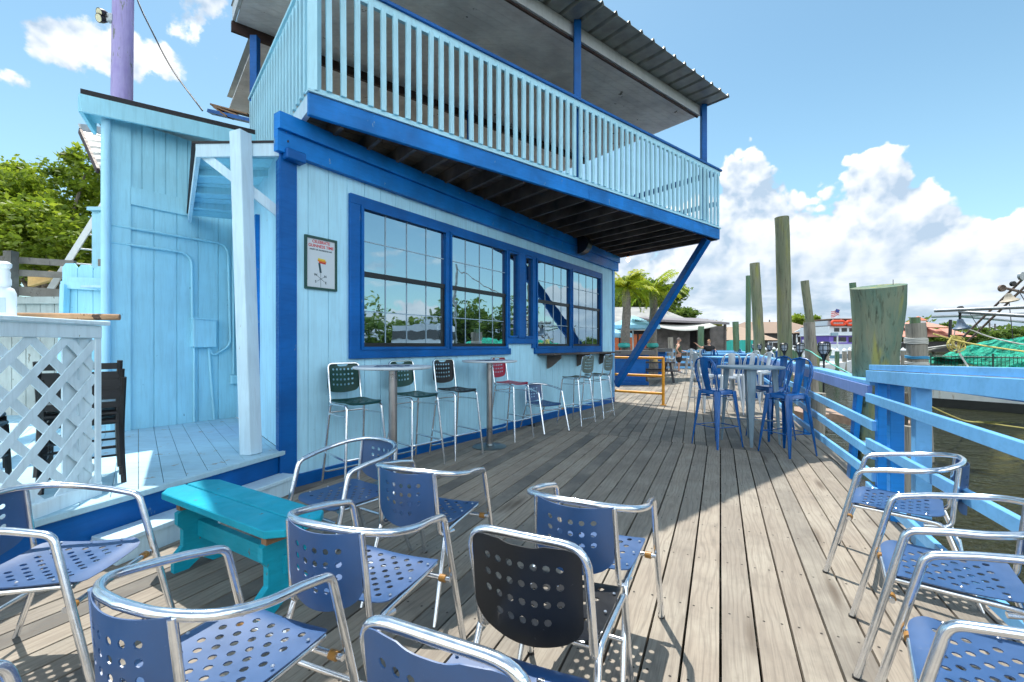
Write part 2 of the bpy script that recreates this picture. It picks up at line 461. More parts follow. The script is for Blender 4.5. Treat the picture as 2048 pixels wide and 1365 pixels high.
def piling_mat(name, a, b, c):
    t = NT(name); v = t.geo((1, 1, .16))
    n1 = t.noise(t.geo((3, 3, .5)), 1.0, 5, .6); n2 = t.noise(t.geo((30, 30, 1.6)), 1.0, 5, .65, .4)
    base = t.mix(t.ramp(n1, .38, .62), a, b)
    base = t.mix(t.ramp(t.noise(t.geo((5, 5, .9)), 1.1, 4), .55, .70), base, c)
    base = t.mix(t.ramp(n2, .30, .46, .85, 0), base, (.03, .03, .025))
    t.col(base); t.set(.85, 0, .25); t.bump(n2, .9, .02)
    return t.m
M['piling'] = piling_mat('treated_piling', (.17, .20, .125), (.25, .25, .17), (.27, .28, .10))
M['piling_green'] = piling_mat('green_piling', (.09, .18, .11), (.15, .23, .15), (.12, .18, .08))
M['piling_grey'] = piling_mat('grey_piling', (.28, .26, .22), (.36, .33, .28), (.20, .18, .15))
def big_piling_mat():
    t = NT('big_piling_wood')
    n1 = t.noise(t.geo((3.5, 3.5, .5)), 1.0, 5, .6, .5); n2 = t.noise(t.geo((34, 34, 2.2)), 1.0, 6, .65, .6)
    base = t.mix(t.ramp(n1, .36, .60), (.24, .25, .17), (.11, .20, .155))
    base = t.mix(t.ramp(t.noise(t.geo((7, 7, .5)), 1.0, 4, .5), .56, .66), base, (.32, .31, .10))
    base = t.mix(t.ramp(t.noise(t.geo((9, 9, .25)), 1.3, 4, .6), .60, .70, 0, .7), base, (.07, .075, .05))
    base = t.mix(t.ramp(n2, .30, .45, .8, 0), base, (.035, .04, .03))
    t.col(base); t.set(.82, 0, .25); t.bump(n2, .9, .015)
    return t.m
M['big_piling'] = big_piling_mat()
def water_mat():
    t = NT('harbour_water'); t.col((.035, .038, .016)); t.set(.04, 0, .6); t.b.inputs['IOR'].default_value = 1.33
    v = t.geo((1, 1.6, 1))
    a = t.noise(v, 1.3, 3, .5, .6); b = t.noise(v, 6.5, 4, .55, .5)
    h = t.math('ADD', t.math('MULTIPLY', a, 1.0), t.math('MULTIPLY', b, .30)); t.bump(h, 1.0, .75)
    return t.m
M['water'] = water_mat()
def glass_mat():
    t = NT('tinted_window_glass'); t.col((.006, .009, .012)); t.set(.015, 0, 1.0)
    t.b.inputs['IOR'].default_value = 3.3; t.b.inputs['Specular Tint'].default_value = (.72, .90, 1, 1)
    t.bump(t.noise(t.geo(), 1.3, 3), .12, .02)
    return t.m
M['glass'] = glass_mat()
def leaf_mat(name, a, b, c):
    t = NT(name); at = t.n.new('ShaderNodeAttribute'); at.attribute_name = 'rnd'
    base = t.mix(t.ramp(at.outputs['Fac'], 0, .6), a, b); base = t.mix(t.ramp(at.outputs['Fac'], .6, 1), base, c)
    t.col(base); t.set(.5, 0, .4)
    tr = t.n.new('ShaderNodeBsdfTranslucent'); t.l.new(base, tr.inputs[0])
    mx = t.n.new('ShaderNodeMixShader'); mx.inputs[0].default_value = .5
    out = t.n['Material Output']; t.l.new(t.b.outputs[0], mx.inputs[1]); t.l.new(tr.outputs[0], mx.inputs[2]); t.l.new(mx.outputs[0], out.inputs[0])
    return t.m
M['leaf'] = leaf_mat('broad_leaves', (.09, .15, .015), (.22, .31, .025), (.42, .50, .04))
M['leaf_far'] = leaf_mat('distant_leaves', (.05, .11, .025), (.12, .20, .035), (.26, .34, .05))
M['leaf_olive'] = leaf_mat('olive_leaves', (.10, .11, .02), (.22, .22, .03), (.36, .34, .04))
M['palm'] = leaf_mat('palm_leaflets', (.16, .27, .02), (.42, .50, .03), (.70, .62, .05))
M['bark'] = plain('grey_bark', (.19, .165, .14), .9, vary=.35, scale=14, bump=.8, bscale=30)
# ------------------------------------------------------------------ plan of the place
WATER_Z = -1.0
A = Vector((-2.159, 4.491)); U = Vector((.566, .824)); NO = Vector((.824, -.566)); NI = -NO
def WP(s, z, d=0.0):          # on the long bar wall: s along it, d out from it
    p = A + U * s + NO * d; return Vector((p.x, p.y, z))
C0 = Vector((-1.91, 4.35)); CF = Vector((.773, .634)); CB = Vector((-.634, .773))
def CP(s, d, z):              # balcony frame: s along its front, d back from it
    p = C0 + CF * s + CB * d; return Vector((p.x, p.y, z))
F0 = Vector((-4.63, 5.376))
def FP(s, z, d=0.0):          # left annex wall
    p = F0 + U * s + NO * d; return Vector((p.x, p.y, z))
A0 = A - U * .115
E_ = Vector((-.634, .773))
def DP(t, z, d=0.0):          # short return wall with the door; d towards the porch
    p = A0 + E_ * t - CF * d; return Vector((p.x, p.y, z))
R0 = Vector((3.67, 5.02)); RD = Vector((.407, .914)); RN = Vector((.914, -.407))
def RP(t, z, d=0.0):          # railing line; d outwards over the water
    p = R0 + RD * t + RN * d; return Vector((p.x, p.y, z))
PLAT = .385
P_edge0 = Vector((-2.2, 4.489)); P_dir = Vector((-.59, -1.81)).normalized()
P_nrm = Vector((P_dir.y * -1, P_dir.x))       # points to the porch (left)
if P_nrm.x > 0: P_nrm = -P_nrm
def PP(t, z, d=0.0):          # platform front edge; t towards the camera, d towards the deck
    p = P_edge0 + P_dir * t - P_nrm * d; return Vector((p.x, p.y, z))

# ---- water, decks
mb = MB(); S = 1500
mb.add([(-S, -S, WATER_Z), (S, -S, WATER_Z), (S, S, WATER_Z), (-S, S, WATER_Z)], [(0, 1, 2, 3)])
tag(mb.build('water', M['water']), kind='structure')
mb = MB()
shore = [(-90, 27), (-9, 27), (-4.5, 9.6), (-4.5, -20), (-90, -20)]
mb.prism(shore, -1.6, -.12)
tag(mb.build('ground', plain('sandy_ground', (.20, .17, .12), .95, vary=.3, bump=.5)), kind='structure')

def planks(name, dirv, region, width, gap, th, topz, mat, keep=(), half=None, jit=.0015, break_len=None):
    d = Vector(dirv).normalized(); nrm = Vector((d.y, -d.x))
    vs = [p[0] * nrm.x + p[1] * nrm.y for p in region]; us = [p[0] * d.x + p[1] * d.y for p in region]
    v = min(vs) - (min(vs) % width); mb = MB(); rr = random.Random(3)
    while v < max(vs):
        u0, u1 = min(us) - .1, max(us) + .1
        cuts = [u0]
        if break_len:
            x = u0 - rr.uniform(0, break_len)
            while x < u1:
                x += break_len
                if u0 < x < u1: cuts.append(x)
        cuts.append(u1)
        for a, b in zip(cuts[:-1], cuts[1:]):
            q = [(d * a + nrm * (v + gap / 2)), (d * b + nrm * (v + gap / 2)), (d * b + nrm * (v + width - gap / 2)), (d * a + nrm * (v + width - gap / 2))]
            q = [(p.x, p.y) for p in q]
            q[1] = (q[1][0] - d.x * .004, q[1][1] - d.y * .004)
            for p, n in keep:
                q = clip_poly(q, p, n)
                if len(q) < 3: break
            if len(q) < 3: continue
            dz = rr.uniform(-jit, jit); ru, rv = rr.uniform(0, 60), rr.uniform(0, 60)
            mb.prism(q, topz - th + dz, topz + dz, rnd=rr.random() ** 1.6,
                     uvf=lambda p, ru=ru, rv=rv: (p[0] * d.x + p[1] * d.y + ru, p[0] * nrm.x + p[1] * nrm.y + rv))
        v += width
    return tag(mb.build(name, mat), kind='structure')
J0, JD = Vector((1.243, 7.286)), Vector((2.487, -1.586)).normalized()
JN = Vector((-JD.y, JD.x))      # towards the far side
if JN.y < 0: JN = -JN
edge_keep = (tuple(RP(0, 0, .14))[:2], tuple(-RN))
wall_keep = (tuple(A + NO * .002), tuple(NO))
big = [(-6, -2.5), (16, -2.5), (16, 36), (-6, 36)]
planks('deck', (.416, .909), [(-4, -2), (5, -2), (5, 9), (-4, 9)], .158, .012, .036, 0, M['deck'],
       keep=[edge_keep, wall_keep, (tuple(J0 - JN * .004), tuple(-JN)), ((0, -1.8), (0, 1))], break_len=None)
bx = Vector((-.824, .566))
Bp = A + U * 8.28
DECK_END = 27.0
planks('deck', (.372, .928), [(-5, 5), (15, 5), (15, 28), (-5, 28)], .158, .012, .036, 0, M['deck'],
       keep=[edge_keep, wall_keep, (tuple(J0 + JN * .004), tuple(JN)), ((0, DECK_END), (0, -1)), ((0, 3), (0, 1)), ((0.4, 0), (1, 0))][:6], break_len=3.66)
# the far terrace left of the bar's end wall
planks('deck', (.372, .928), [(-8, 11), (9, 11), (9, 28), (-8, 28)], .158, .010, .036, -.002, M['deck'],
       keep=[(tuple(Bp + U * .05), tuple(U)), (tuple(A), tuple(NI)), ((0, DECK_END), (0, -1))], break_len=3.66)
mb = MB()
for k in range(58):             # joists below the boards
    c = RP(-7.2 + k * .6, -.13, .04); e = c - Vector((RN.x, RN.y, 0)) * (5.5 if k < 26 else 9)
    mb.beam(c, e, .045, .18)
mb.beam(RP(-8, -.26, .08), RP(24, -.26, .08), .09, .25)
tag(mb.build('deck_frame', paint_wood('joist_wood', (.12, .10, .08), .9, vary=.3)), kind='structure')

mb = MB(); dd_ = Vector((.416, .909)); nn_ = Vector((dd_.y, -dd_.x)); rs_ = random.Random(8)
for i in range(-14, 26):
    for j in range(-2, 14):
        for o_ in (.035, .123):
            p = nn_ * (i * .158 + o_ + rs_.uniform(-.008, .008)) + dd_ * (j * .61 + .2 + rs_.uniform(-.012, .012))
            if (p - A).dot(NO) < .05 or (p - R0).dot(RN) > .05 or (p - J0).dot(JN) > -.05 or p.y < .8: continue
            mb.lathe([(.0065, 0), (.0045, .0008)], (p.x, p.y, .0012), 6)
tag(mb.build('deck_screws', plain('rusty_screw', (.035, .028, .022), .7)), kind='structure')

# ---- porch platform with its dark blue fascia and the low step
pk = [(tuple(P_edge0 + Vector((.0, 0))), tuple(P_nrm)), (tuple(A0), tuple(-Vector((CF.x, CF.y)))), (tuple(F0 + NO * .0), tuple(NO)), ((-9, 0), (1, 0)), ((0, .2), (0, 1))]
mbp = planks('porch_platform', (-.634, .773), [(-9, 0), (0, 0), (0, 9), (-9, 9)], .145, .004, .035, PLAT, M['platform'], keep=pk[:2] + pk[3:], jit=.0008)
mb = MB(); mb.beam(PP(-.02, PLAT - .022, .012), PP(4.6, PLAT - .022, .012), .05, .045)
tag(mb.build('platform_edge', M['platform'], bevel=.006), kind='structure')
mb = MB(); mb.beam(PP(.0, PLAT - .2, -.03), PP(4.6, PLAT - .2, -.03), .04, .31)
tag(mb.build('platform_fascia', M['blue']), kind='structure')
mb = MB()
a, b, c, d = PP(.12, 0, 0), PP(1.62, 0, 0), PP(1.62, 0, .21), PP(.12, 0, .17)
mb.prism([(p.x, p.y) for p in (a, b, c, d)], .0, .135)
a, b, c, d = PP(.10, 0, .0), PP(1.64, 0, .0), PP(1.64, 0, .235), PP(.10, 0, .195)
mb.prism([(p.x, p.y) for p in (a, b, c, d)], .137, .172)
tag(mb.build('step', M['white'], bevel=.004), kind='structure')

# ------------------------------------------------------------------ the bar building
bar = empty('bar_building', tuple(A) + (0,), 'light blue plank sided waterside bar with royal blue trim and a roofed upper balcony', 'building')
def siding(s0, s1, z0, z1, pitch, P, gap=.006, th=.02, phase=0.0):
    mb = MB(); s = s0; first = True
    cuts = [s0]; x = s0 + (phase if phase > 0 else pitch)
    while x < s1 - .02: cuts.append(x); x += pitch
    cuts.append(s1)
    for a, b in zip(cuts[:-1], cuts[1:]):
        a2, b2 = a + gap / 2, b - gap / 2
        q = [P(a2, z0, 0), P(b2, z0, 0), P(b2, z0, -th), P(a2, z0, -th)]
        mb.hull(q, [Vector((p.x, p.y, z1)) for p in q])
    q = [P(s0, z0, -th * .6), P(s1, z0, -th * .6), P(s1, z0, -th - .08), P(s0, z0, -th - .08)]
    mb.hull(q, [Vector((p.x, p.y, z1)) for p in q])
    return mb
siding(-.115, 8.28, .0, 3.4, .229, WP, phase=.277 - .003).build('siding_wall', M['wall'], bar)
# the bar's end wall and back, mostly unseen
mb = MB(); e0, e1 = WP(8.28, 0, -.1), WP(8.28, 0, -5.6)
mb.beam(e0 + Vector((0, 0, 1.7)), e1 + Vector((0, 0, 1.7)), .1, 3.4)
mb.build('end_wall', M['wall'], bar)
mb = MB(); mb.beam(WP(-.11, .06, .012), WP(8.28, .06, .012), .024, .12); mb.build('base_board', M['blue'], bar)
mb = MB(); mb.beam(WP(-.058, 0, .013), WP(-.058, 3.27, .013), .026, .166, up=tuple(U) + (0,)); mb.build('corner_board', M['blue'], bar)
mb = MB(); mb.beam(WP(8.23, .12, .013), WP(8.23, 3.27, .013), .026, .10, up=tuple(U) + (0,)); mb.build('corner_board', M['rail'], bar)
mb = MB(); mb.beam(DP(.04, PLAT, .014), DP(.04, 3.2, .014), .028, .13, up=tuple(E_) + (0,)); mb.build('corner_board', M['blue'], bar)
siding(.05, 2.66, PLAT + .005, 3.38, .30, lambda s, z, d=0: DP(s, z, d)).build('porch_side_wall', M['wall'], bar)
# stubby cap over the corner
mb = MB(); mb.box(WP(-.02, 3.24, .03), (.2, .15, .10), rz=math.atan2(U.y, U.x)); mb.build('corner_cap', M['blue'], bar, bevel=.01)
# wall beam in two boards
mb = MB(); mb.beam(WP(-.19, 3.345, .035), WP(8.42, 3.345, .035), .07, .20); mb.build('wall_beam', M['bluebeam'], bar)
mb = MB(); mb.beam(WP(-.19, 3.525, .055), WP(8.42, 3.525, .055), .11, .155); mb.build('wall_beam', M['bluebeam'], bar)
# windows
def bar_window(s0, s1, z0, z1, cols, rows_up, rows_lo, lower_black=True):
    fr = MB(); t = .035
    for a, b in (((s0, z0), (s1, z0)), ((s0, z1), (s1, z1))):
        fr.beam(WP(a[0] - .0, a[1], .03), WP(b[0] + .0, b[1], .03), .055, t)
    for s in (s0 + t / 2, s1 - t / 2):
        fr.beam(WP(s, z0, .03), WP(s, z1, .03), .055, t, up=tuple(U) + (0,))
    o = fr.build('window', M['blue'], bar)
    g = MB(); zm = z0 + (z1 - z0) * .53
    g.beam(WP(s0 + t, (z0 + z1) / 2, .006), WP(s1 - t, (z0 + z1) / 2, .006), .008, z1 - z0 - t)
    g.build('pane', M['glass'], o)
    mr = MB(); mr.beam(WP(s0 + t, zm, .022), WP(s1 - t, zm, .022), .03, .055)
    mr.beam(WP(s0 + t, z0 + .04, .018), WP(s1 - t, z0 + .04, .018), .022, .045)
    if lower_black: mr.beam(WP(s1 - t - .02, z0 + .02, .018), WP(s1 - t - .02, zm, .018), .024, .04, up=tuple(U) + (0,))
    mr.build('sash_bar', M['black'], o)
    mu = MB()
    for i in range(1, cols):
        s = s0 + t + (s1 - s0 - 2 * t) * i / cols
        mu.beam(WP(s, z0 + .05, .0135), WP(s, z1 - t / 2, .0135), .005, .012, up=tuple(U) + (0,))
    for k in range(1, rows_up):
        z = zm + (z1 - zm) * k / rows_up; mu.beam(WP(s0 + t, z, .0125), WP(s1 - t, z, .0125), .005, .012)
    for k in range(1, rows_lo):
        z = z0 + (zm - z0) * k / rows_lo; mu.beam(WP(s0 + t, z, .0125), WP(s1 - t, z, .0125), .005, .012)
    mu.build('muntin', M['muntin'], o)
    return o
M['muntin'] = plain('muntin_grey', (.26, .38, .48), .4)
bar_window(.765, 2.175, 1.365, 2.955, 4, 2, 2)
bar_window(2.235, 3.62, 1.365, 2.955, 4, 2, 2)
bar_window(4.53, 5.87, 1.365, 2.955, 4, 2, 2)
bar_window(5.93, 7.385, 1.365, 2.955, 4, 2, 2)
for s0, s1 in ((3.66, 3.93), (4.15, 4.41)):
    fr = MB()
    for z in (1.545, 2.94): fr.beam(WP(s0, z, .03), WP(s1, z, .03), .05, .03)
    for s in (s0 + .012, s1 - .012): fr.beam(WP(s, 1.54, .03), WP(s, 2.95, .03), .05, .024, up=tuple(U) + (0,))
    o = fr.build('window', M['blue'], bar)
    MB().beam(WP(s0 + .02, 2.24, .006), WP(s1 - .02, 2.24, .006), .008, 1.4).build('pane', M['glass'], o)
cas = MB()                       # broad casing round the row of windows
UP = tuple(U) + (0,)
cas.beam(WP(.63, 3.02, .022), WP(7.49, 3.02, .022), .044, .105)
cas.beam(WP(.695, 1.27, .0225), WP(.695, 2.967, .0225), .045, .13, up=UP)
cas.beam(WP(.63, 1.30, .022), WP(3.73, 1.30, .022), .044, .10)
cas.beam(WP(4.50, 1.30, .022), WP(7.49, 1.30, .022), .044, .10)
cas.beam(WP(3.60, 1.475, .022), WP(4.55, 1.475, .022), .044, .10)
cas.beam(WP(2.205, 1.35, .021), WP(2.205, 2.967, .021), .042, .055, up=UP)
cas.beam(WP(3.64, 1.35, .021), WP(3.64, 2.967, .021), .042, .04, up=UP)
cas.beam(WP(4.04, 1.525, .031), WP(4.04, 2.967, .031), .062, .19, up=UP)
cas.beam(WP(4.47, 1.35, .021), WP(4.47, 2.967, .021), .042, .11, up=UP)
cas.beam(WP(5.90, 1.35, .021), WP(5.90, 2.967, .021), .042, .055, up=UP)
cas.beam(WP(7.44, 1.35, .0225), WP(7.44, 2.967, .0225), .045, .10, up=UP)
cas.build('window_casing', M['blue'], bar, bevel=.004)
# door in the porch side wall
o = MB().beam(DP(1.02, PLAT + 1.25, .02), DP(1.98, PLAT + 1.25, .02), .045, 2.5).build('door', M['bluebeam'], bar)
kn = MB()
for z in (1.50, 1.30): kn.beam(DP(1.12, z, .04), DP(1.12, z, .09), .05, .05)
kn.build('handle', M['brass'], o, bevel=.012)

# balcony
mb = MB()
mb.beam(CP(-.03, .03, 3.705), CP(3.98, .03, 3.705), .05, .215)
mb.beam(CP(3.985, .03, 3.705), CP(8.06, .03, 3.705), .05, .215)
mb.build('balcony_beam', M['bluebeam'], bar, bevel=.006)
MB().beam(CP(8.05, .06, 3.70), CP(8.05, 6, 3.70), .05, .22).build('balcony_beam', M['bluebeam'], bar)
MB().beam(CP(0, .06, 3.73), CP(0, 3.2, 3.73), .05, .16).build('balcony_beam', M['white'], bar)
mb = MB(); mb.beam(CP(-.04, .03, 3.828), CP(8.09, .03, 3.828), .09, .022); mb.build('balcony_edge', M['baluster'], bar)
mb = MB()
s = .3
while s < 8:
    mb.beam(CP(s, .06, 3.665), CP(s, 5.4, 3.665), .04, .16); s += .405
mb.build('joists', M['dark_wood'], bar)
mb = MB(); k = 0.06
while k < 6:
    mb.beam(CP(0.03, k + .065, 3.765), CP(8.02, k + .065, 3.765), .125, .03); k += .135
mb.build('balcony_floor', M['dark_wood'], bar)
mb = MB()
mb.beam(CP(-.02, .03, 5.035), CP(8.12, .03, 5.035), .10, .035)
fr_rail = mb.build('balcony_railing', M['blue'], bar)
mb = MB(); mb.beam(CP(.0, .03, 4.97), CP(8.09, .03, 4.97), .045, .09)
mb.beam(CP(.0, .03, 3.86), CP(8.05, .03, 3.86), .04, .035); mb.build('balcony_top_rail', M['baluster'], fr_rail)
b0 = None; nb = 57
for k in range(nb):
    s = .16 + k * .1395
    if b0 is None:
        mb = MB(); mb.box((0, 0, .535), (.052, .034, 1.07)); b0 = mb.build('baluster', M['baluster'], local=True); ob = b0
    else: ob = b0.copy(); col.objects.link(ob)
    p = CP(s, .062 if False else .0, 3.875); off = root_offset(fr_rail)
    ob.parent = fr_rail; ob.location = p - off
    ob.rotation_euler = (random.uniform(-.008, .008), random.uniform(-.008, .008), math.atan2(CF.y, CF.x))
mb = MB(); mb.beam(CP(.03, .03, 3.84), CP(.03, .03, 5.02), .095, .095); mb.build('corner_post', M['baluster'], fr_rail)
mb = MB(); mb.beam(CP(.02, .06, 5.035), CP(.02, 3.1, 5.035), .10, .035)
sd_rail = mb.build('balcony_railing', M['baluster'], bar)
mb = MB(); mb.beam(CP(.02, .08, 4.97), CP(.02, 3.1, 4.97), .045, .09); mb.beam(CP(.02, .08, 3.86), CP(.02, 3.1, 3.86), .04, .035)
mb.build('balcony_top_rail', M['baluster'], sd_rail)
for k in range(21):
    ob = b0.copy(); col.objects.link(ob); ob.parent = sd_rail
    ob.location = CP(-.012, .17 + k * .14, 3.875) - root_offset(sd_rail); ob.rotation_euler = (0, 0, math.atan2(CF.y, CF.x) + R(90))
# rail on the far end and inner back rail seen between the balusters
mb = MB(); mb.beam(CP(8.05, .08, 5.0), CP(8.05, 6.0, 5.0), .06, .11); mb.beam(CP(8.05, .08, 4.35), CP(8.05, 6.0, 4.35), .05, .09)
for d in (2, 4, 6): mb.beam(CP(8.05, d, 3.82), CP(8.05, d, 5.0), .09, .09)
mb.build('balcony_railing', M['blue'], bar)
for s, d, zt in ((3.86, .135, 6.305), (7.64, .135, 6.305), (.05, 3.03, 5.95), (3.86, 3.03, 6.10), (7.54, 6.0, 6.10)):
    MB().beam(CP(s, d, 3.78), CP(s, d, zt), .105, .105).build('post', M['blue'], bar, bevel=.004)
# roof over the balcony
roof = MB()
k = .245
while k < 6.0:
    s0 = -.18 if k < 3.1 else .11
    roof.beam(CP(s0, k + .07, 6.112), CP(7.6, k + .07, 6.112), .136, .02); k += .14
roof = roof.build('ceiling', M['ceiling'], bar)
mb = MB(); mb.beam(CP(-.24, 3.12, 6.03), CP(7.4, 3.12, 6.03), .06, .14); mb.build('ceiling_beam', M['brown_beam'], bar)
mb = MB(); mb.beam(CP(-.2, .215, 6.20), CP(7.62, .215, 6.20), .045, .20); mb.build('fascia', M['roofwhite'], bar)
mb = MB(); mb.beam(CP(-.2, .245, 6.085), CP(7.6, .245, 6.085), .03, .03); mb.build('trim_strip', M['brown_beam'], bar)
mb = MB(); mb.beam(CP(-.21, .24, 6.2), CP(-.21, 3.1, 6.2), .04, .2); mb.build('fascia', M['roofwhite'], bar)
def tin_roof(s0, s1, d0, d1, zo):
    prof = []; s = s0
    while s < s1 - .3: prof += [(s, 0), (s + .235, 0), (s + .262, .05), (s + .288, .05), (s + .315, 0)]; s += .32
    vs = []; fs = []
    for sx, z in prof:
        for d in (d0, d1):
            for dz in (0, -.006): vs.append(CP(sx, d, zo + z + dz + .012 * d))
    for i in range(len(prof) - 1):
        a = i * 4; b = a + 4
        fs += [(a, b, b + 2, a + 2), (a + 1, a + 3, b + 3, b + 1), (a, a + 1, b + 1, b), (a + 2, b + 2, b + 3, a + 3)]
    MB().add(vs, fs).build('roof', M['metal_roof'], bar)
tin_roof(-.24, 7.75, -.34, 3.15, 6.31); tin_roof(.09, 7.75, 3.151, 6.1, 6.31)
# diagonal strut from the balcony corner down to the bar wall
top = CP(7.75, .12, 3.58); bot = WP(8.05, .45, .16)
mb = MB(); mb.beam(bot, top, .10, .24, up=(CF.x * .2 + .2, CF.y * .2, 1)); st = mb.build('strut', M['blue'], bar, bevel=.004)
dv = (top - bot).normalized()

# ------------------------------------------------------------------ things on the bar wall
sign = empty('wall_sign', WP(.295, 2.24), 'framed white poster with red lettering on the light blue wall beside the first window', 'sign')
fr = MB()
fr.beam(WP(.115, 2.505, .012), WP(.478, 2.505, .012), .024, .022); fr.beam(WP(.115, 1.985, .012), WP(.478, 1.985, .012), .024, .022)
for s in (.1255, .4675): fr.beam(WP(s, 1.974, .012), WP(s, 2.516, .012), .0245, .021, up=UP)
fr.build('frame', plain('dark_green_frame', (.008, .06, .05), .4), sign)
MB().beam(WP(.13, 2.245, .006), WP(.464, 2.245, .006), .01, .51).build('panel', plain('poster_white', (.55, .62, .68), .35, vary=.02), sign)
def wall_m(s, z, d):
    p = WP(s, z, d); m = Matrix((( U.x, 0, NO.x, p.x), (U.y, 0, NO.y, p.y), (0, 1, 0, p.z), (0, 0, 0, 1)))
    return m
red = plain('poster_red', (.55, .02, .03), .5); ink = plain('poster_ink', (.012, .05, .07), .5)
for body, z, w, h, mm in (('CELEBRATE', 2.452, .20, .042, red), ('GUINNESS TIME', 2.408, .285, .042, red), ("HAPPY ST. PATRICK'S DAY", 2.376, .255, .020, ink)):
    text_obj('lettering', body, h, mm, sign, wall_m(.297, z, .012), .0008, w, bold=.0007)
for ch, s, z in (('W', .235, 2.115), ('N', .345, 2.105), ('S', .235, 2.045), ('E', .350, 2.040)):
    text_obj('lettering', ch, .034, ink, sign, wall_m(s, z, .012), .0008, bold=.0008)
mb = MB()
for a, b in (((.250, 2.118), (.335, 2.06)), ((.250, 2.06), (.335, 2.112)), ((.292, 2.0), (.292, 2.15))):
    mb.beam(WP(a[0], a[1], .0125), WP(b[0], b[1], .0125), .0015, .003)
mb.build('weather_vane_drawing', ink, sign)
# plain colour bars in place of the poster's picture
for k, (cc, x0, x1) in enumerate((((.70, .55, .03), .262, .345), ((.70, .22, .02), .258, .355), ((.50, .02, .02), .272, .350))):
    MB().beam(WP(x0, 2.292 - k * .017, .0125), WP(x1, 2.286 - k * .017, .0125), .0015, .016).build('print_bar', plain('poster_bar', cc, .5), sign)
MB().beam(WP(.275, 2.25, .0125), WP(.292, 2.15, .0125), .0015, .022).build('print_bar', ink, sign)
shelf = empty('drink_shelf', WP(6.2, 1.2), 'dark brown drink shelf on brackets under the far windows', 'shelf')
MB().beam(WP(4.62, 1.235, .19), WP(7.85, 1.235, .19), .34, .03).build('board', M['dark_wood'], shelf, bevel=.004)
for s in (4.95, 6.2, 7.35):
    mb = MB()
    q = [WP(s, 1.218, .02), WP(s, 1.218, .30), WP(s, 1.16, .30), WP(s, 1.0, .10), WP(s, .96, .02)]
    off = Vector((U.x, U.y, 0)) * .05
    mb.hull(q, [p + off for p in q]); mb.build('bracket', M['dark_wood'], shelf)
spk = empty('speaker', WP(6.15, 3.5, .2), 'black round speaker fixed to the blue beam under the balcony', 'speaker')
m_ = Matrix((tuple(U) + (0,), tuple(NO) + (0,), (0, 0, 1))).transposed()
mb = MB(); vs = []
for k in range(15):
    a = math.pi * k / 14 - math.pi / 2
    vs.append((.03 + .24 * math.cos(a), .19 * math.sin(a)))
q = [WP(6.0, 3.47 + z, .1 + x) for x, z in vs]
mb.hull(q, [p + Vector((U.x, U.y, 0)) * .20 for p in q]); mb.build('case', M['black'], spk, smooth=40)
mb = MB(); mb.beam(WP(6.1, 3.6, .1), WP(6.1, 3.5, .14), .05, .03); mb.build('bracket', M['black'], spk)
blb = empty('light_bulb', W(1256, 520, 10.9), 'small warm bulb glowing under the far end of the balcony', 'bulb')
t = NT('glowing_bulb'); t.b.inputs['Emission Color'].default_value = (1, .55, .3, 1); t.b.inputs['Emission Strength'].default_value = 5; t.col((1, .8, .6))
p = W(1256, 520, 10.9)
MB().lathe([(.002, -.05), (.035, -.03), (.045, 0), (.03, .04), (.018, .06)], p, 12).build('bulb', t.m, blb, smooth=60)
MB().lathe([(.02, .06), (.02, .12), (.012, .13), (.012, .28)], p, 10).build('socket', M['black'], blb)

# ------------------------------------------------------------------ left annex
anx = empty('annex_building', tuple(F0) + (PLAT,), 'aqua plank annex with shed roof behind the porch left of the bar', 'building')
FSL = Vector((-.824, .566))
mb = siding(-.10, 1.62, PLAT, 3.197, .242, FP, phase=.19, gap=.012); mb.build('siding_wall', M['wall2'], anx)
siding(-.10, 1.62, 3.2, 4.08, .121, FP, phase=.19, gap=.011).build('siding_wall', M['wall2'], anx)
MB().beam(FP(.09, 3.19, .016), FP(.71, 3.19, .016), .032, .21).build('trim_board', M['wall2'], anx)
MB().beam(FP(.0, PLAT, .016), FP(.0, 4.3, .016), .032, .19, up=UP).build('corner_board', M['wall2'], anx)
q0 = FP(-.10, PLAT, 0); q1 = q0 + Vector((-.60, .80, 0)) * 3
MB().beam(q0 + Vector((0, 0, 1.9)), q1 + Vector((0, 0, 1.9)), .05, 3.9).build('side_wall', M['wall2'], anx)
r1 = Vector((-4.72, 4.98, 4.18)); r2 = FP(2.02, 4.42, .42); bk = Vector((-.50, .86, -.03))
mb = MB(); q = [r1, r2, r2 + bk * 3.5, r1 + bk * 3.5]
mb.hull([p - Vector((0, 0, .03)) for p in q], [p + Vector((0, 0, .03)) for p in q]); rf = mb.build('roof', M['shingle'], anx)
mb = MB(); mb.beam(r1 - Vector((0, 0, .13)), r2 - Vector((0, 0, .14)), .04, .19); mb.beam(r1 - Vector((.02, -.02, .12)), r1 + bk * .62 - Vector((.02, 0, .12)), .035, .18)
mb.build('fascia', M['wall2'], rf)
mb = MB()
q = [r1 - Vector((0, -.03, .10)), r2 - Vector((0, -.03, .10)), r2 + bk * .5 - Vector((0, 0, .12)), r1 + bk * .5 - Vector((0, 0, .12))]
mb.hull(q, [p + Vector((0, 0, .012)) for p in q]); mb.build('soffit', M['wall2'], rf)
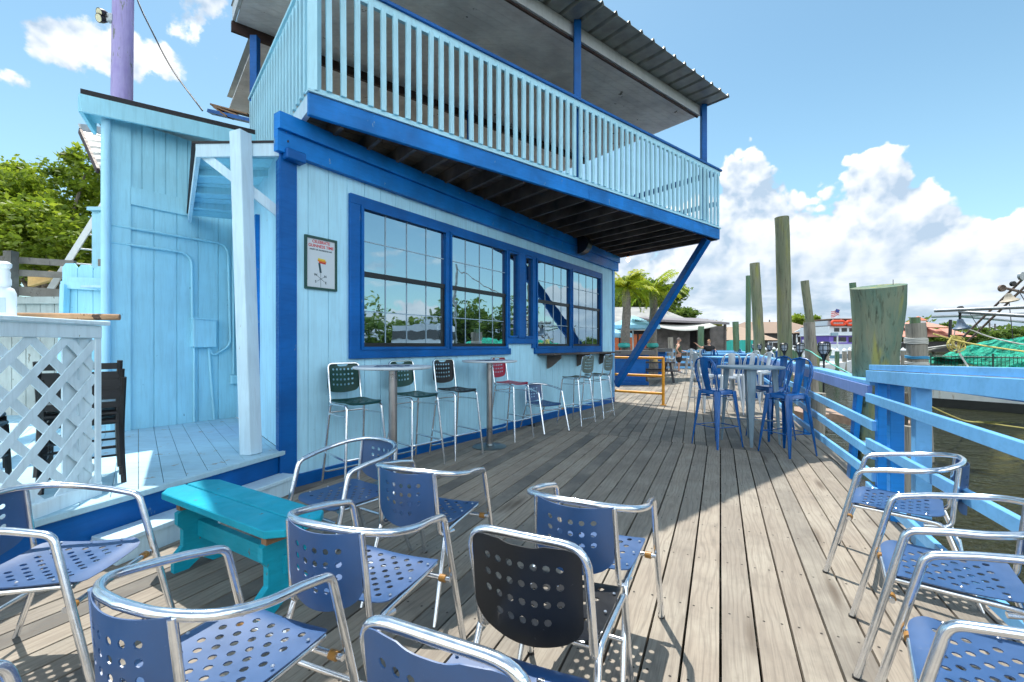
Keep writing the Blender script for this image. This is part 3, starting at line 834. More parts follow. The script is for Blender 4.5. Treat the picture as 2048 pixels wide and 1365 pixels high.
# broken shingle pile where the annex roof meets the balcony
mb = MB()
for k in range(3): mb.beam(W(426 + k * 4, 212 + k * 3, 7.0), W(500 - k * 20, 232 + k * 2, 6.9), .12, .022)
mb.build('broken_boards', M['bare_wood'], rf)
MB().beam(W(420, 224, 7.0), W(508, 244, 6.8), .1, .05).build('edge_board', M['blue'], rf)
mb = MB(); mb.tube([FP(-.14, .9, .06), FP(-.14, 4.0, .06)], .045, 10); mb.build('downspout', M['wall'], anx, smooth=50)
jb = MB(); jb.beam(FP(.725, 1.565, .05), FP(1.0, 1.565, .05), .10, .385); jbo = jb.build('junction_box', M['wall2'], anx, bevel=.008)
MB().beam(FP(.715, 1.75, .055), FP(1.01, 1.75, .055), .12, .02).build('lid', M['wall2'], jbo)
def conduit(pts, r=.016): return MB().tube(fillet(pts, .16, 6), r, 8).build('conduit', M['wall2'], anx, smooth=50)
conduit([FP(-.1, 2.80, .03), FP(1.17, 2.80, .03), FP(1.20, 1.40, .03), FP(.98, 1.25, .03), FP(.93, 1.38, .03)])
conduit([FP(-.1, 2.60, .03), FP(.73, 2.60, .03), FP(.74, 1.76, .03)])
conduit([FP(.76, 1.37, .03), FP(.76, .39, .03)]); conduit([FP(.93, 1.37, .03), FP(1.0, .39, .03)])
conduit([FP(1.23, 3.2, .035), FP(1.24, 1.0, .035)], .012)
mb = MB(); mb.beam(FP(1.2, .92, .04), FP(1.33, .92, .04), .06, .12); mb.build('outlet', M['wall2'], anx, bevel=.006)

# porch roof on its leaning post
can = empty('porch_roof', (-2.6, 4.5, 3.1), 'small pale blue plank porch roof held by the leaning white post', 'canopy')
c1, c2 = Vector((-3.0, 4.40, 3.30)), Vector((-2.2, 4.42, 3.32)); c4, c3 = Vector((-4.16, 5.92, 3.08)), Vector((-3.6, 6.25, 3.10))
mb = MB(); nn = 9
for k in range(nn):
    a, b = k / nn, (k + .93) / nn
    p = [c1.lerp(c4, a), c2.lerp(c3, a), c2.lerp(c3, b), c1.lerp(c4, b)]
    mb.hull(p, [x + Vector((0, 0, .02)) for x in p])
mb.build('boards', M['wall2'], can)
mb = MB(); mb.beam(c1 + Vector((-.03, -.02, -.03)), c2 + Vector((.05, -.02, -.03)), .035, .13); mb.build('fascia', M['white'], can)
mb = MB(); mb.beam(c1 + Vector((-.03, 0, -.03)), c4 + Vector((-.03, 0, -.03)), .035, .12); mb.build('fascia', M['white'], can)
mb = MB()
for k in (.25, .5, .75): mb.beam(c1.lerp(c4, k) + Vector((0, 0, -.035)), c2.lerp(c3, k) + Vector((0, 0, -.035)), .04, .07)
mb.build('rafters', M['wall2'], can)
mb = MB(); q = [c1 + Vector((-.06, -.05, .03)), c2 + Vector((.06, -.05, .03)), c3 + Vector((0, 0, .03)), c4 + Vector((-.07, 0, .03))]
mb.hull(q, [x + Vector((0, 0, .018)) for x in q]); mb.build('shingles', M['shingle'], can)
lp = empty('leaning_post', (-2.43, 4.25, PLAT), 'tall white square post leaning at the porch corner', 'post')
pb, pt = Vector((-2.44, 4.26, PLAT)), Vector((-2.58, 4.33, 3.42))
MB().beam(pb, pt, .135, .135, up=(-P_dir.x, -P_dir.y, 0)).build('shaft', M['white'], lp, bevel=.006)
mb = MB(); mb.beam(Vector((-2.56, 4.36, 2.93)), Vector((-2.2, 4.56, 2.62)), .035, .09); mb.beam(Vector((-2.60, 4.36, 2.95)), Vector((-2.98, 4.42, 3.24)), .03, .08)
mb.build('brace', M['white'], lp)
# ------------------------------------------------------------------ perforated sheet
def sheet(us, vs, holes, f, hr, th):
    """grid us x vs (metres), holes = set of (i,j) cells, f(u,v)->point, hole radius hr (metres)"""
    mb = MB(); idx = {}; top = []; pv = []
    def V(u, v):
        k = (round(u, 5), round(v, 5))
        if k not in idx: idx[k] = len(pv); pv.append((u, v))
        return idx[k]
    F = []
    for i in range(len(us) - 1):
        for j in range(len(vs) - 1):
            a, b, c, d = us[i], us[i + 1], vs[j], vs[j + 1]; mu, mv = (a + b) / 2, (c + d) / 2
            ring = [V(b, mv), V(b, d), V(mu, d), V(a, d), V(a, mv), V(a, c), V(mu, c), V(b, c)]
            if (i, j) in holes:
                hh = []
                for k in range(8):
                    an = math.pi / 4 * k; hh.append(V(mu + hr * math.cos(an), mv + hr * math.sin(an)))
                for k in range(8): F.append((ring[k], ring[(k + 1) % 8], hh[(k + 1) % 8], hh[k]))
            else: F.append(tuple(ring))
    P = [Vector(f(u, v)) for u, v in pv]; Nn = []
    for (u, v), p in zip(pv, P):
        du = Vector(f(u + .002, v)) - Vector(f(u - .002, v)); dv = Vector(f(u, v + .002)) - Vector(f(u, v - .002))
        n = du.cross(dv); Nn.append(n.normalized() if n.length > 1e-9 else Vector((0, 0, 1)))
    n0 = len(P); Q = [p - n * th for p, n in zip(P, Nn)]
    E = {}
    for q in F:
        for k in range(len(q)):
            e = (q[k], q[(k + 1) % len(q)]); kk = tuple(sorted(e)); E.setdefault(kk, []).append(e)
    fs = list(F) + [tuple(n0 + i for i in reversed(q)) for q in F]
    for kk, es in E.items():
        if len(es) == 1:
            a, b = es[0]; fs.append((b, a, n0 + a, n0 + b))
    mb.add(P + Q, fs); return mb
def lin(a, b, n): return [a + (b - a) * i / n for i in range(n + 1)]
def rr_half(v, H, Wd, rc, ends=(1, 1)):
    "half width of a rounded rectangle at height v in 0..H"
    w = Wd / 2
    for side, e in ((v, ends[0]), (H - v, ends[1])):
        if e and side < rc: w = min(w, Wd / 2 - rc + math.sqrt(max(0, rc * rc - (rc - max(0, side)) ** 2)))
    return w
def seat_panel(Wd, D, z, y0, mat, parent, fine=True, name='seat'):
    nc, nr = (9, 9) if fine else (7, 5)
    m = .055
    us = [-Wd / 2] + lin(-Wd / 2 + m, Wd / 2 - m, nc) + [Wd / 2]
    vs = [0, .012, .03] + lin(m, D - m, nr) + [D - .03, D - .012, D]
    holes = {(i, j) for i in range(1, nc + 1) for j in range(3, 3 + nr) if (i + j) % 2 == 0}
    def f(u, v):
        w = rr_half(v, D, Wd, .06); x = u / (Wd / 2) * w
        e = max(0, (v - (D - .07)) / .07); b = max(0, (.06 - v) / .06)
        zz = z + .012 * (x / (Wd / 2)) ** 2 - .012 * math.sin(math.pi * min(1, max(0, v / D))) - .022 * e * e + .008 * b * b
        return (x, y0 + v, zz)
    cell = (Wd - 2 * m) / nc
    return sheet(us, vs, holes, f, .0130 if fine else .016, .004).build(name, mat, parent, smooth=35, local=True)
def back_panel(Wd, H, z0, ymid, lean, mat, parent, cols=5, rows=4, curve=.045, belly=.05, notch=0, topdip=.012, skip=(), fine=True):
    mx, my = .052 if cols < 7 else .045, .042
    cw = (Wd - 2 * mx) / cols
    us = [-Wd / 2, -Wd / 2 + mx * .5] + lin(-Wd / 2 + mx, Wd / 2 - mx, cols) + [Wd / 2 - mx * .5, Wd / 2]
    vs = [0, .012, .03] + lin(my + .012, H - my, rows) + [H - .03, H - .012, H]
    holes = {(i, j) for i in range(2, 2 + cols) for j in range(3, 3 + rows) if (i - 2, j - 3) not in skip}
    def f(u, v):
        w = rr_half(v, H, Wd, .045, (1, 0)) if not notch else rr_half(v, H, Wd, .05); x = u / (Wd / 2) * w
        q = x / (Wd / 2); zb = belly * q * q * (1 - v / H)         # bottom edge bows down in the middle
        zt = -topdip * (1 - q * q) * (v / H)
        if notch: zt -= notch * max(0, 1 - (abs(x) / .075) ** 4) * max(0, (v / H - .86) / .14)
        return (x, ymid + curve * q * q - lean * (v / H), z0 + v + zb + zt)
    return sheet(us, vs, holes, f, min(.0125, cw * .3), .004).build('backrest', mat, parent, smooth=35, local=True)

def rivets(pts, parent, r=.006):
    mb = MB()
    for p in pts: mb.lathe([(r * .3, .004), (r, .001), (r, -.002)], p, 8)
    return mb.build('rivet', M['screw'], parent, local=True)

def make_armchair():
    r = empty('armchair')
    # one tube: front foot, arm, round the back, other arm, other foot
    left = [Vector((-.265, .33, .0)), Vector((-.252, .17, .655)), Vector((-.262, .04, .685))]
    fl = fillet(left, [.0, .055, 0], 6)[:-1]
    loop = smooth_curve([(-.262, .04, .683), (-.268, -.08, .70), (-.235, -.195, .722), (-.13, -.268, .74), (0, -.288, .746)], 5)
    half = fl + loop
    pts = half + [Vector((-p.x, p.y, p.z)) for p in reversed(half[:-1])]
    fr = MB().tube(pts, .0150, 10).build('arm_frame', M['alu'], r, smooth=60, local=True)
    for s in (-1, 1):
        MB().lathe([(.016, 0), (.017, .012), (.012, .013)], (s * .265, .33, -.001), 10).build('foot_cap', M['rubber'], fr, local=True)
    for s in (-1, 1):
        p = fillet([(s * .19, .20, .425), (s * .205, -.10, .422), (s * .205, -.20, .415), (s * .225, -.345, 0)], [0, 0, .06, 0], 6)
        g = MB().tube(p, .0125, 8); g.tube(fillet([(s * .172, -.262, .735), (s * .185, -.232, .405), (s * .205, -.12, .392)], .045, 6), .0125, 8)
        g.build('leg_frame', M['alu'], r, smooth=60, local=True)
    for x, y, z, q in ((.19, .19, .424, .011), (.215, -.28, .22, .010), (.258, .215, .36, .0115)):
        st = MB().tube([(-x, y, z), (x, y, z)], q, 8).build('stretcher', M['alu'], r, smooth=60, local=True)
    for s in (-1, 1): MB().tube([(s * .205, .215, .36), (s * .235, .215, .36)], .0165, 10).build('collar', M['amber'], st, smooth=50, local=True)
    seat_panel(.43, .43, .447, -.205, M['seat_navy'], r)
    back_panel(.345, .295, .445, -.300, .012, M['seat_navy'], r, 5, 4, skip={(0, 0), (4, 0)})
    rivets([(s * .195, y, .456) for s in (-1, 1) for y in (-.13, .0, .13)], r)
    return r
def make_side_chair(mat):
    r = empty('side_chair')
    p = fillet([(-.205, -.10, .39), (-.205, -.175, .40), (-.205, -.262, .785), (.205, -.262, .785), (.205, -.175, .40), (.205, -.10, .39)], [0, .04, .085, .085, .04, 0], 7)
    MB().tube(p, .0150, 10).build('back_frame', M['alu'], r, smooth=60, local=True)
    for s in (-1, 1):
        p = fillet([(s * .225, .30, 0), (s * .215, .22, .42), (s * .215, -.16, .425), (s * .240, -.33, 0)], [0, .06, .06, 0], 6)
        f = MB().tube(p, .0130, 8).build('leg_frame', M['alu'], r, smooth=60, local=True)
        for y, x in ((.30, .225), (-.33, .24)):
            MB().lathe([(.015, 0), (.016, .012), (.012, .013)], (s * x, y, -.001), 8).build('foot_cap', M['rubber'], f, local=True)
    for y, z in ((.20, .39), (-.215, .30), (-.13, .405)): MB().tube([(-.215, y, z), (.215, y, z)], .0115, 8).build('stretcher', M['alu'], r, smooth=60, local=True)
    seat_panel(.42, .43, .447, -.20, mat, r)
    back_panel(.385, .336, .442, -.272, .03, mat, r, 7, 4, curve=.03, belly=.055, topdip=.0, skip={(0, 0), (6, 0)}, notch=.010)
    rivets([(s * .195, y, .456) for s in (-1, 1) for y in (-.13, .0, .13)], r)
    return r
def make_stool(mat):
    r = empty('bar_stool'); H = .83
    for s in (-1, 1):
        p = fillet([(s * .24, .235, 0), (s * .185, .17, H - .02), (s * .185, -.17, H - .02), (s * .225, -.27, 0)], [0, .05, .05, 0], 5)
        MB().tube(p, .0130, 8).build('leg_frame', M['alu'], r, smooth=60, local=True)
    for s in (-1, 1): MB().tube([(s * .197, .155, .71), (s * .20, -.175, .71)], .009, 6).build('seat_brace', M['alu'], r, smooth=60, local=True)
    g = MB()
    g.tube([(-.195, -.19, .72), (.195, -.19, .72)], .009, 6)
    g.build('seat_brace', M['alu'], r, smooth=60, local=True)
    g = MB(); g.tube(fillet([(-.215, -.235, .32), (-.222, .215, .30), (.222, .215, .30), (.215, -.235, .32)], .04, 4), .011, 6)
    g.tube(fillet([(-.21, -.225, .32), (-.222, -.262, .11), (.222, -.262, .11), (.21, -.225, .32)], .05, 4), .011, 6)
    g.build('footrest', M['alu'], r, smooth=60, local=True)
    g = MB(); g.tube(fillet([(-.165, -.16, H - .035), (-.17, -.20, H), (-.172, -.262, 1.212), (.172, -.262, 1.212), (.17, -.20, H), (.165, -.16, H - .035)], [0, .03, .05, .05, .03, 0], 5), .011, 6)
    g.build('back_frame', M['alu'], r, smooth=60, local=True)
    seat_panel(.39, .38, H + .008, -.185, mat, r, fine=False)
    back_panel(.355, .31, .905, -.265, .022, mat, r, 6, 4, curve=.015, belly=.03, notch=.04, topdip=0)
    return r

def place(o, x, y, th, label, group, z=0, tilt=0):
    o.location = (x, y, z); o.rotation_euler = (0, 0, R(th)); o['label'] = label; o['group'] = group
    return o
def facing(fx, fy): return math.degrees(math.atan2(-fx, fy))

ac = make_armchair(); ac['category'] = 'chair'
ARM = [
 (2.355, 2.782, 48.0, 'blue perforated armchair by the near railing, farthest of the row along the water'),
 (1.870, 1.940, 54.9, 'blue perforated armchair by the railing, in the middle of the row along the water'),
 (1.453, 1.316, 52.8, 'blue perforated armchair by the water cut off by the bottom right corner of the photo'),
 (-2.003, 2.008, 278.3, 'blue perforated armchair on the far left in front of the lattice counter, facing right'),
 (-.884, 1.418, 336.9, 'blue perforated armchair in the left foreground with a shadow curve across its sunlit seat'),
 (-.593, 1.918, 337.9, 'blue perforated armchair just right of the teal bench end, seat in the sun'),
 (-.466, 2.670, 338.0, 'blue perforated armchair wholly in shade, behind the one beside the bench'),
 (.382, 2.169, 332.9, 'blue perforated armchair alone in the middle of the deck, half in sun'),
 (-1.069, 2.940, 146.5, 'blue perforated armchair by the bar wall corner facing the teal bench'),
 (.52, 7.53, 217, 'small looking blue armchair against the bar wall beside the red stool'),
 (-1.49, 1.02, 335, 'armchair at the bottom left corner of which only an aluminium tube shows'),
]
for i, (x, y, th, lb) in enumerate(ARM):
    o = ac if i == 0 else copy_tree(ac)
    place(o, x, y, th, lb, 'blue perforated armchairs on the deck')
sc1 = make_side_chair(M['seat_black']); sc1['category'] = 'chair'
place(sc1, .156, 1.702, 334, 'black perforated side chair without arms in the centre foreground', 'armless side chairs')
sc2 = make_side_chair(M['seat_navy']); sc2['category'] = 'chair'
place(sc2, -.047, 1.190, 334.9, 'navy armless side chair at the bottom centre with a worn tube over its back', 'armless side chairs')
base = A + NO * .44
def along(s, d=.44): p = A + U * s + NO * d; return p.x, p.y
fw = facing(NO.x, NO.y)
sg = make_stool(M['seat_green']); sg['category'] = 'bar stool'; GS = 'aluminium bar stools along the bar wall'
x, y = along(.434, .40); place(sg, x, y, fw - 8, 'dark green bar stool nearest the blue corner board', GS)
sg2 = copy_tree(sg); x, y = along(1.229, .42); place(sg2, x, y, fw - 4, 'dark green bar stool behind the pole of the nearer pub table', GS)
sb = make_stool(M['seat_black']); sb['category'] = 'bar stool'; x, y = along(1.925, .44); place(sb, x, y, fw - 6, 'black bar stool between the two round pub tables', GS)
srd = make_stool(M['seat_red']); srd['category'] = 'bar stool'; x, y = along(3.195, .42); place(srd, x, y, fw - 2, 'red bar stool behind the second round pub table', GS)
sq = make_stool(M['seat_grey']); sq['category'] = 'bar stool'; x, y = along(4.95, .62); place(sq, x, y, fw + 172, 'grey green bar stool turned to the drink shelf, the nearer of the two there', GS)
sq2 = copy_tree(sq); x, y = along(5.90, .60); place(sq2, x, y, fw + 176, 'grey green bar stool turned to the drink shelf, the farther of the two there', GS)

# round pub tables
def make_pub():
    r = empty('pub_table')
    tp = MB().lathe([(.36, 1.165), (.38, 1.172), (.383, 1.185), (.378, 1.193)], (0, 0, 0), 40).build('tabletop', plain('white_tabletop', (.55, .62, .68), .3, vary=.03), r, smooth=30, local=True)
    g = MB(); w = .055
    for i in range(-3, 3):
        for j in range(-3, 3):
            if (i + j) % 2 == 0: g.box(((i + .5) * w, (j + .5) * w, 1.1942), (w, w, .002))
    g.build('checker_pattern', plain('navy_print', (.02, .05, .12), .4), tp, local=True)
    MB().lathe([(.042, .02), (.042, 1.165)], (0, 0, 0), 16).build('pole', plain('brushed_steel', (.36, .34, .33), .3, .9, vary=.2), r, smooth=50, local=True)
    MB().lathe([(.235, 0), (.235, .008), (.20, .018), (.06, .024), (.05, .05)], (0, 0, 0), 32).build('base', plain('dark_steel', (.14, .17, .18), .35, .8), r, smooth=30, local=True)
    return r
pt1 = make_pub(); pt1['category'] = 'table'
place(pt1, -1.19, 4.55, 10, 'white topped pub table between the two green stools', 'round pub tables by the wall')
pt2 = copy_tree(pt1); place(pt2, -.31, 6.28, 40, 'white topped pub table in front of the red stool', 'round pub tables by the wall')

# sheet metal stools and tables
def leg_channel(g, a, b, w0, w1, rot):
    "tapered folded leg from a (top) to b (foot)"
    a, b = Vector(a), Vector(b); n = 5
    for sgn in (0,):
        prof = [(-.5, 0), (-.42, .38), (0, .55), (.42, .38), (.5, 0), (.38, 0), (0, .42), (-.38, 0)]
        c, s = math.cos(rot), math.sin(rot); T = []; Bt = []
        for x, y in prof:
            T.append(a + Vector((x * c - y * s, x * s + y * c, 0)) * w0); Bt.append(b + Vector((x * c - y * s, x * s + y * c, 0)) * w1)
        m = len(prof); g.add(T + Bt, [(i, (i + 1) % m, m + (i + 1) % m, m + i) for i in range(m)] + [tuple(range(m)), tuple(range(m, 2 * m))])
def make_metal_stool(mat, H=.785, back=True, name='metal_stool'):
    r = empty(name); hs = .165
    us = lin(-1, 1, 8); g = MB(); N_ = 8
    ring = []
    for k in range(28):
        a = 2 * math.pi * k / 28; cx, sx = math.cos(a), math.sin(a); e = .45
        ring.append((math.copysign(abs(cx) ** e, cx), math.copysign(abs(sx) ** e, sx)))
    lv = [(.10, H - .012), (.60, H - .008), (.95, H), (1.02, H - .012), (1.05, H - .06)]
    vs = []; fs = []
    for q, z in lv:
        for x, y in ring: vs.append((x * hs * q, y * hs * q, z))
    for i in range(len(lv) - 1):
        for k in range(28): fs.append((i * 28 + k, i * 28 + (k + 1) % 28, (i + 1) * 28 + (k + 1) % 28, (i + 1) * 28 + k))
    fs.append(tuple(range(28))); g.add(vs, fs); g.build('seat', mat, r, smooth=50, local=True)
    for sx in (-1, 1):
        for sy in (-1, 1):
            g = MB(); leg_channel(g, (sx * .135, sy * .135, H - .015), (sx * .225, sy * .225, 0), .095, .030, math.atan2(sy, sx) - math.pi / 2)
            g.build('leg', mat, r, smooth=40, local=True)
    g = MB()
    for z, k in ((.28, .19), (.70, .145)):
        c = [(-k, -k, z), (k, -k, z), (k, k, z), (-k, k, z)]
        for i in range(4): g.tube([c[i], c[(i + 1) % 4]], .0065, 6)
    g.build('stretcher', mat, r, smooth=50, local=True)
    if back:
        b = smooth_curve([(-.165, -.14, H - .01), (-.185, -.185, H + .16), (-.185, -.215, H + .30), (-.13, -.235, H + .41), (0, -.245, H + .45)], 5)
        pts = b + [Vector((-p.x, p.y, p.z)) for p in reversed(b[:-1])]
        MB().tube(pts, .0105, 8).build('back_frame', mat, r, smooth=60, local=True)
        b2 = smooth_curve([(-.135, -.15, H - .01), (-.15, -.19, H + .16), (-.155, -.215, H + .28), (-.13, -.232, H + .40)], 5)
        MB().tube(b2, .007, 6).build('back_rod', mat, r, smooth=60, local=True); MB().tube([Vector((-p.x, p.y, p.z)) for p in b2], .007, 6).build('back_rod', mat, r, smooth=60, local=True)
        vs = []; n = 9
        for k in range(n + 1):
            t = k / n; z = H - .005 + .455 * t; w = .052 + .018 * t
            y = -.155 - .09 * math.sin(t * math.pi / 2)
            for x in (-1, -.5, 0, .5, 1): vs.append((x * w, y - .012 * (1 - x * x), z))
        m = len(vs); vs += [(p[0], p[1] + .004, p[2]) for p in vs]; fs = []
        for k in range(n):
            for j in range(4):
                a = k * 5 + j; fs.append((a, a + 1, a + 6, a + 5)); fs.append((m + a + 5, m + a + 6, m + a + 1, m + a))
            fs.append((k * 5, k * 5 + 5, m + k * 5 + 5, m + k * 5)); fs.append((k * 5 + 4, m + k * 5 + 4, m + k * 5 + 9, k * 5 + 9))
        MB().add(vs, fs).build('backrest', mat, r, smooth=60, local=True)
    return r
def make_metal_table(mat, Rt=.44, H=1.10, name='metal_table'):
    r = empty(name)
    MB().lathe([(Rt - .03, H - .035), (Rt, H - .03), (Rt + .004, H - .012), (Rt - .004, H), (Rt - .03, H - .004)], (0, 0, 0), 48).build('tabletop', mat, r, smooth=35, local=True)
    for k in range(4):
        a = math.pi / 4 + k * math.pi / 2; g = MB()
        leg_channel(g, (.27 * math.cos(a), .27 * math.sin(a), H - .03), (.36 * math.cos(a), .36 * math.sin(a), 0), .14, .04, a - math.pi / 2)
        g.build('leg', mat, r, smooth=40, local=True)
    g = MB()
    for k in range(2):
        a = math.pi / 4 + k * math.pi / 2; q = .33
        g.tube([(q * math.cos(a), q * math.sin(a), .33), (-q * math.cos(a), -q * math.sin(a), .33)], .01, 6)
    g.build('stretcher', mat, r, smooth=50, local=True)
    return r
bs = make_metal_stool(M['blue_metal']); bs['category'] = 'bar stool'; GB = 'blue sheet metal bar stools'
place(bs, 2.87, 6.38, facing(.925, .38), 'blue metal bar stool on the left of the round grey table', GB)
o = copy_tree(bs); place(o, 3.56, 5.90, facing(-.93, -.33), 'blue metal bar stool in front of the round grey table, nearest the camera', GB)
o = copy_tree(bs); place(o, 3.90, 6.88, facing(-.93, -.2), 'blue metal bar stool between the round grey table and the railing', GB)
gt = make_metal_table(M['grey_metal']); gt['category'] = 'table'
place(gt, 3.44, 6.58, 20, 'round grey metal high table with blue stools round it', 'high tables on the deck')
# far tables and their stools
ss = make_metal_stool(M['silver_metal']); ss['category'] = 'bar stool'; GW = 'silver metal bar stools on the far deck'
far_st = [
 (W(1408, 700, 9.7), (.9, .4), 'silver metal bar stool just behind the blue stool left of the grey table', 0),
 (W(1455, 700, 9.4), (.1, .99), 'silver metal bar stool behind the grey table, left of two', 0),
 (W(1487, 700, 9.6), (-.3, .95), 'silver metal bar stool behind the grey table, right of two', 0),
 (W(1522, 700, 11.0), (-.95, -.2), 'silver metal bar stool against the railing beyond the grey table', 0),
 (W(1402, 700, 12.4), (.9, .2), 'silver metal bar stool at the left of the long blue table', 0),
 (W(1440, 700, 15.5), (.9, .2), 'blue metal bar stool tucked under the farther long blue table', 1),
 (W(1499, 700, 14.2), (-.95, -.2), 'silver metal bar stool by the railing in front of the tall piling', 0),
 (W(1381, 700, 21.3), (.2, .95), 'silver metal bar stool right beside the man in the green shirt', 0),
 (W(1342, 700, 22.2), (.1, .99), 'silver metal bar stool left of the man in the green shirt', 0),
 (W(1397, 700, 20.8), (.0, .99), 'silver metal bar stool at the end of the far blue rail', 0),
 (W(1468, 700, 19.0), (-.9, .1), 'blue metal bar stool in the row of far tables, right of the man in black', 1),
 (W(1418, 700, 18.2), (.9, .1), 'blue metal bar stool in front of the man in black', 1),
 (W(1540, 700, 12.6), (-.95, -.2), 'blue metal bar stool by the railing behind the round grey table', 1),
]
usedS = False
for p, f, lb, blue in far_st:
    if blue: o = copy_tree(bs); g = GB
    elif not usedS: o = ss; usedS = True; g = GW
    else: o = copy_tree(ss); g = GW
    place(o, p.x, p.y, facing(*f), lb, g)
def long_table(c, L_, Wd, rz, lb, H=1.10):
    r = empty('high_table', (c[0], c[1], 0), lb, 'table', 'high tables on the deck', rz)
    off = Vector((c[0], c[1], 0))
    g = MB().box((0, 0, H - .02), (Wd, L_, .04)); g.build('tabletop', M['rail'], r, bevel=.006, local=True)
    g = MB().box((0, 0, H - .09), (Wd - .08, L_ - .08, .09)); g.build('apron', M['blue'], r, local=True)
    for sx in (-1, 1):
        for sy in (-1, 1): MB().box((sx * (Wd / 2 - .08), sy * (L_ / 2 - .08), (H - .04) / 2), (.09, .09, H - .04)).build('leg', M['blue'], r, local=True)
    return r
p = W(1462, 700, 12.3); long_table((p.x, p.y), .8, 1.15, R(-68) + R(70), 'long blue high table behind the round grey table')
p = W(1452, 700, 16.6); long_table((p.x, p.y), .8, 1.4, R(5), 'long blue high table with a pale top, second behind the grey table')
p = W(1440, 700, 20.6); long_table((p.x, p.y), .8, 1.6, R(5), 'farthest long blue high table, in front of the man in black')

# ------------------------------------------------------------------ teal bench
tb = empty('teal_bench', (-1.62, 2.68, 0), 'worn teal painted wooden trestle bench beside the white step', 'bench')
bd = Vector((.853, -.523, 0)); bn = Vector((.523, .853, 0)); bc = Vector((-1.615, 2.685, 0))
def BP(x, y, z): return bc + bd * x + bn * y + Vector((0, 0, z))
mb = MB()
for y0, y1, l, r_ in ((-.17, -.004, (.60, .54), (.60, .54)), (.004, .17, (.54, .60), (.54, .60))):
    if y0 < 0: q = [(-.56, y0), (.56, y0), (.63, y0 + .07), (.63, y1), (-.64, y1), (-.64, y0 + .06)]
    else: q = [(-.64, y0), (.63, y0), (.63, y1 - .07), (.56, y1), (-.56, y1), (-.64, y1 - .06)]
    mb.hull([BP(x, y, .44) for x, y in q], [BP(x, y, .482) for x, y in q])
mb.build('seat', M['teal'], tb, bevel=.005)
for x in (-.46, .46):
    q = [(-.15, 0), (-.15, .10), (-.10, .15), (-.10, .25), (-.13, .29), (-.13, .36), (-.07, .39), (-.07, .44), (.07, .44), (.07, .39), (.13, .36), (.13, .29), (.10, .25), (.10, .15), (.15, .10), (.15, 0), (.07, 0), (0, .05), (-.07, 0)]
    mb = MB(); mb.hull([BP(x - .022, y, z) for y, z in q], [BP(x + .022, y, z) for y, z in q]); mb.build('leg', M['teal'], tb)
    mb = MB(); mb.beam(BP(x + .05, -.14, .415), BP(x + .05, .14, .415), .045, .045); mb.build('crosspiece', M['bare_wood'], tb)
mb = MB(); mb.beam(BP(-.50, 0, .24), BP(.50, 0, .24), .04, .10); mb.build('stretcher', M['teal'], tb)

# ------------------------------------------------------------------ lattice counter
ct = empty('lattice_counter', (-2.83, 3.09, PLAT), 'white lattice fronted bar counter on the porch at the left edge', 'counter')
L0 = Vector((-2.85, 3.10)); LD = Vector((.05, -1)).normalized(); LN = Vector((1, .05)).normalized()
def LP(t, z, d=0): p = L0 + LD * t + LN * d; return Vector((p.x, p.y, z))
z0, z1, tl = PLAT + .02, 1.46, 1.75
mb = MB(); pitch = .232; w = .052
def strips(sgn, d):
    c = -2.0
    while c < 4:
        # line: z = z0 + sgn*(t - c)
        pts = []
        for t, z in ((0, z0 + sgn * (0 - c)), (tl, z0 + sgn * (tl - c))):
            if z0 <= z <= z1: pts.append((t, z))
        for z in (z0, z1):
            t = c + sgn * (z - z0)
            if 0 < t < tl: pts.append((t, z))
        if len(pts) >= 2:
            pts.sort(); a, b = pts[0], pts[-1]
            if abs(a[0] - b[0]) > .03: mb.beam(LP(a[0], a[1], d), LP(b[0], b[1], d), .007, w, up=(0, sgn * 1.0, 1))
        c += pitch
strips(1, .004); strips(-1, .0125)
mb.build('lattice', M['lattice'], ct)
mb = MB(); mb.beam(LP(-.03, 1.49, .02), LP(tl, 1.49, .02), .03, .085); mb.beam(LP(-.02, PLAT + .03, .025), LP(tl, PLAT + .03, .025), .04, .11)
mb.beam(LP(-.012, z0, .02), LP(-.012, z1, .02), .012, .05, up=tuple(LD) + (0,))
mb.build('frame_board', M['lattice'], ct, bevel=.004)
mb = MB(); mb.beam(LP(.05, PLAT, -.05), LP(.05, 1.46, -.05), .09, .09); mb.beam(LP(.02, (z0 + z1) / 2, -.025), LP(.20, (z0 + z1) / 2, -.025), .01, z1 - z0); mb.build('post', M['lattice'], ct)
q = [LP(-.07, 0, .06), LP(tl, 0, .06), LP(tl, 0, -.42), LP(-.02, 0, -.30)]
mb = MB(); mb.prism([(p.x, p.y) for p in q], 1.536, 1.565); mb.build('countertop', M['lattice'], ct, bevel=.004)
rl = empty('round_pole', (-3, 3.2, 1.57), 'rough round wooden pole lying along the counter top', 'pole')
MB().tube([(-3.42, 2.98, 1.592), (-3.1, 3.12, 1.596), (-2.79, 3.24, 1.60)], [.024, .026, .022], 10).build('shaft', paint_wood('knotty_pole', (.42, .24, .12), .6, (.05, .02, .01), .09, vary=.3), rl, smooth=50)
sp = empty('spray_bottle', (-3.19, 2.86, 1.566), 'white plastic bottle with a pump top standing on the lattice counter', 'bottle')
wp = plain('white_plastic', (.72, .78, .82), .35, vary=.03)
bo = MB().lathe([(.05, 0), (.056, .01), (.056, .16), (.045, .19), (.03, .20), (.03, .215)], (-3.19, 2.86, 1.566), 20).build('body', wp, sp, smooth=45)
MB().lathe([(.034, .212), (.034, .245), (.028, .26), (.03, .29), (.024, .31)], (-3.19, 2.86, 1.566), 16).build('collar', wp, sp, smooth=45)
MB().lathe([(.012, .30), (.035, .325), (.036, .345), (.02, .36), (.004, .362)], (-3.19, 2.86, 1.566), 16).build('pump_head', wp, sp, smooth=45)
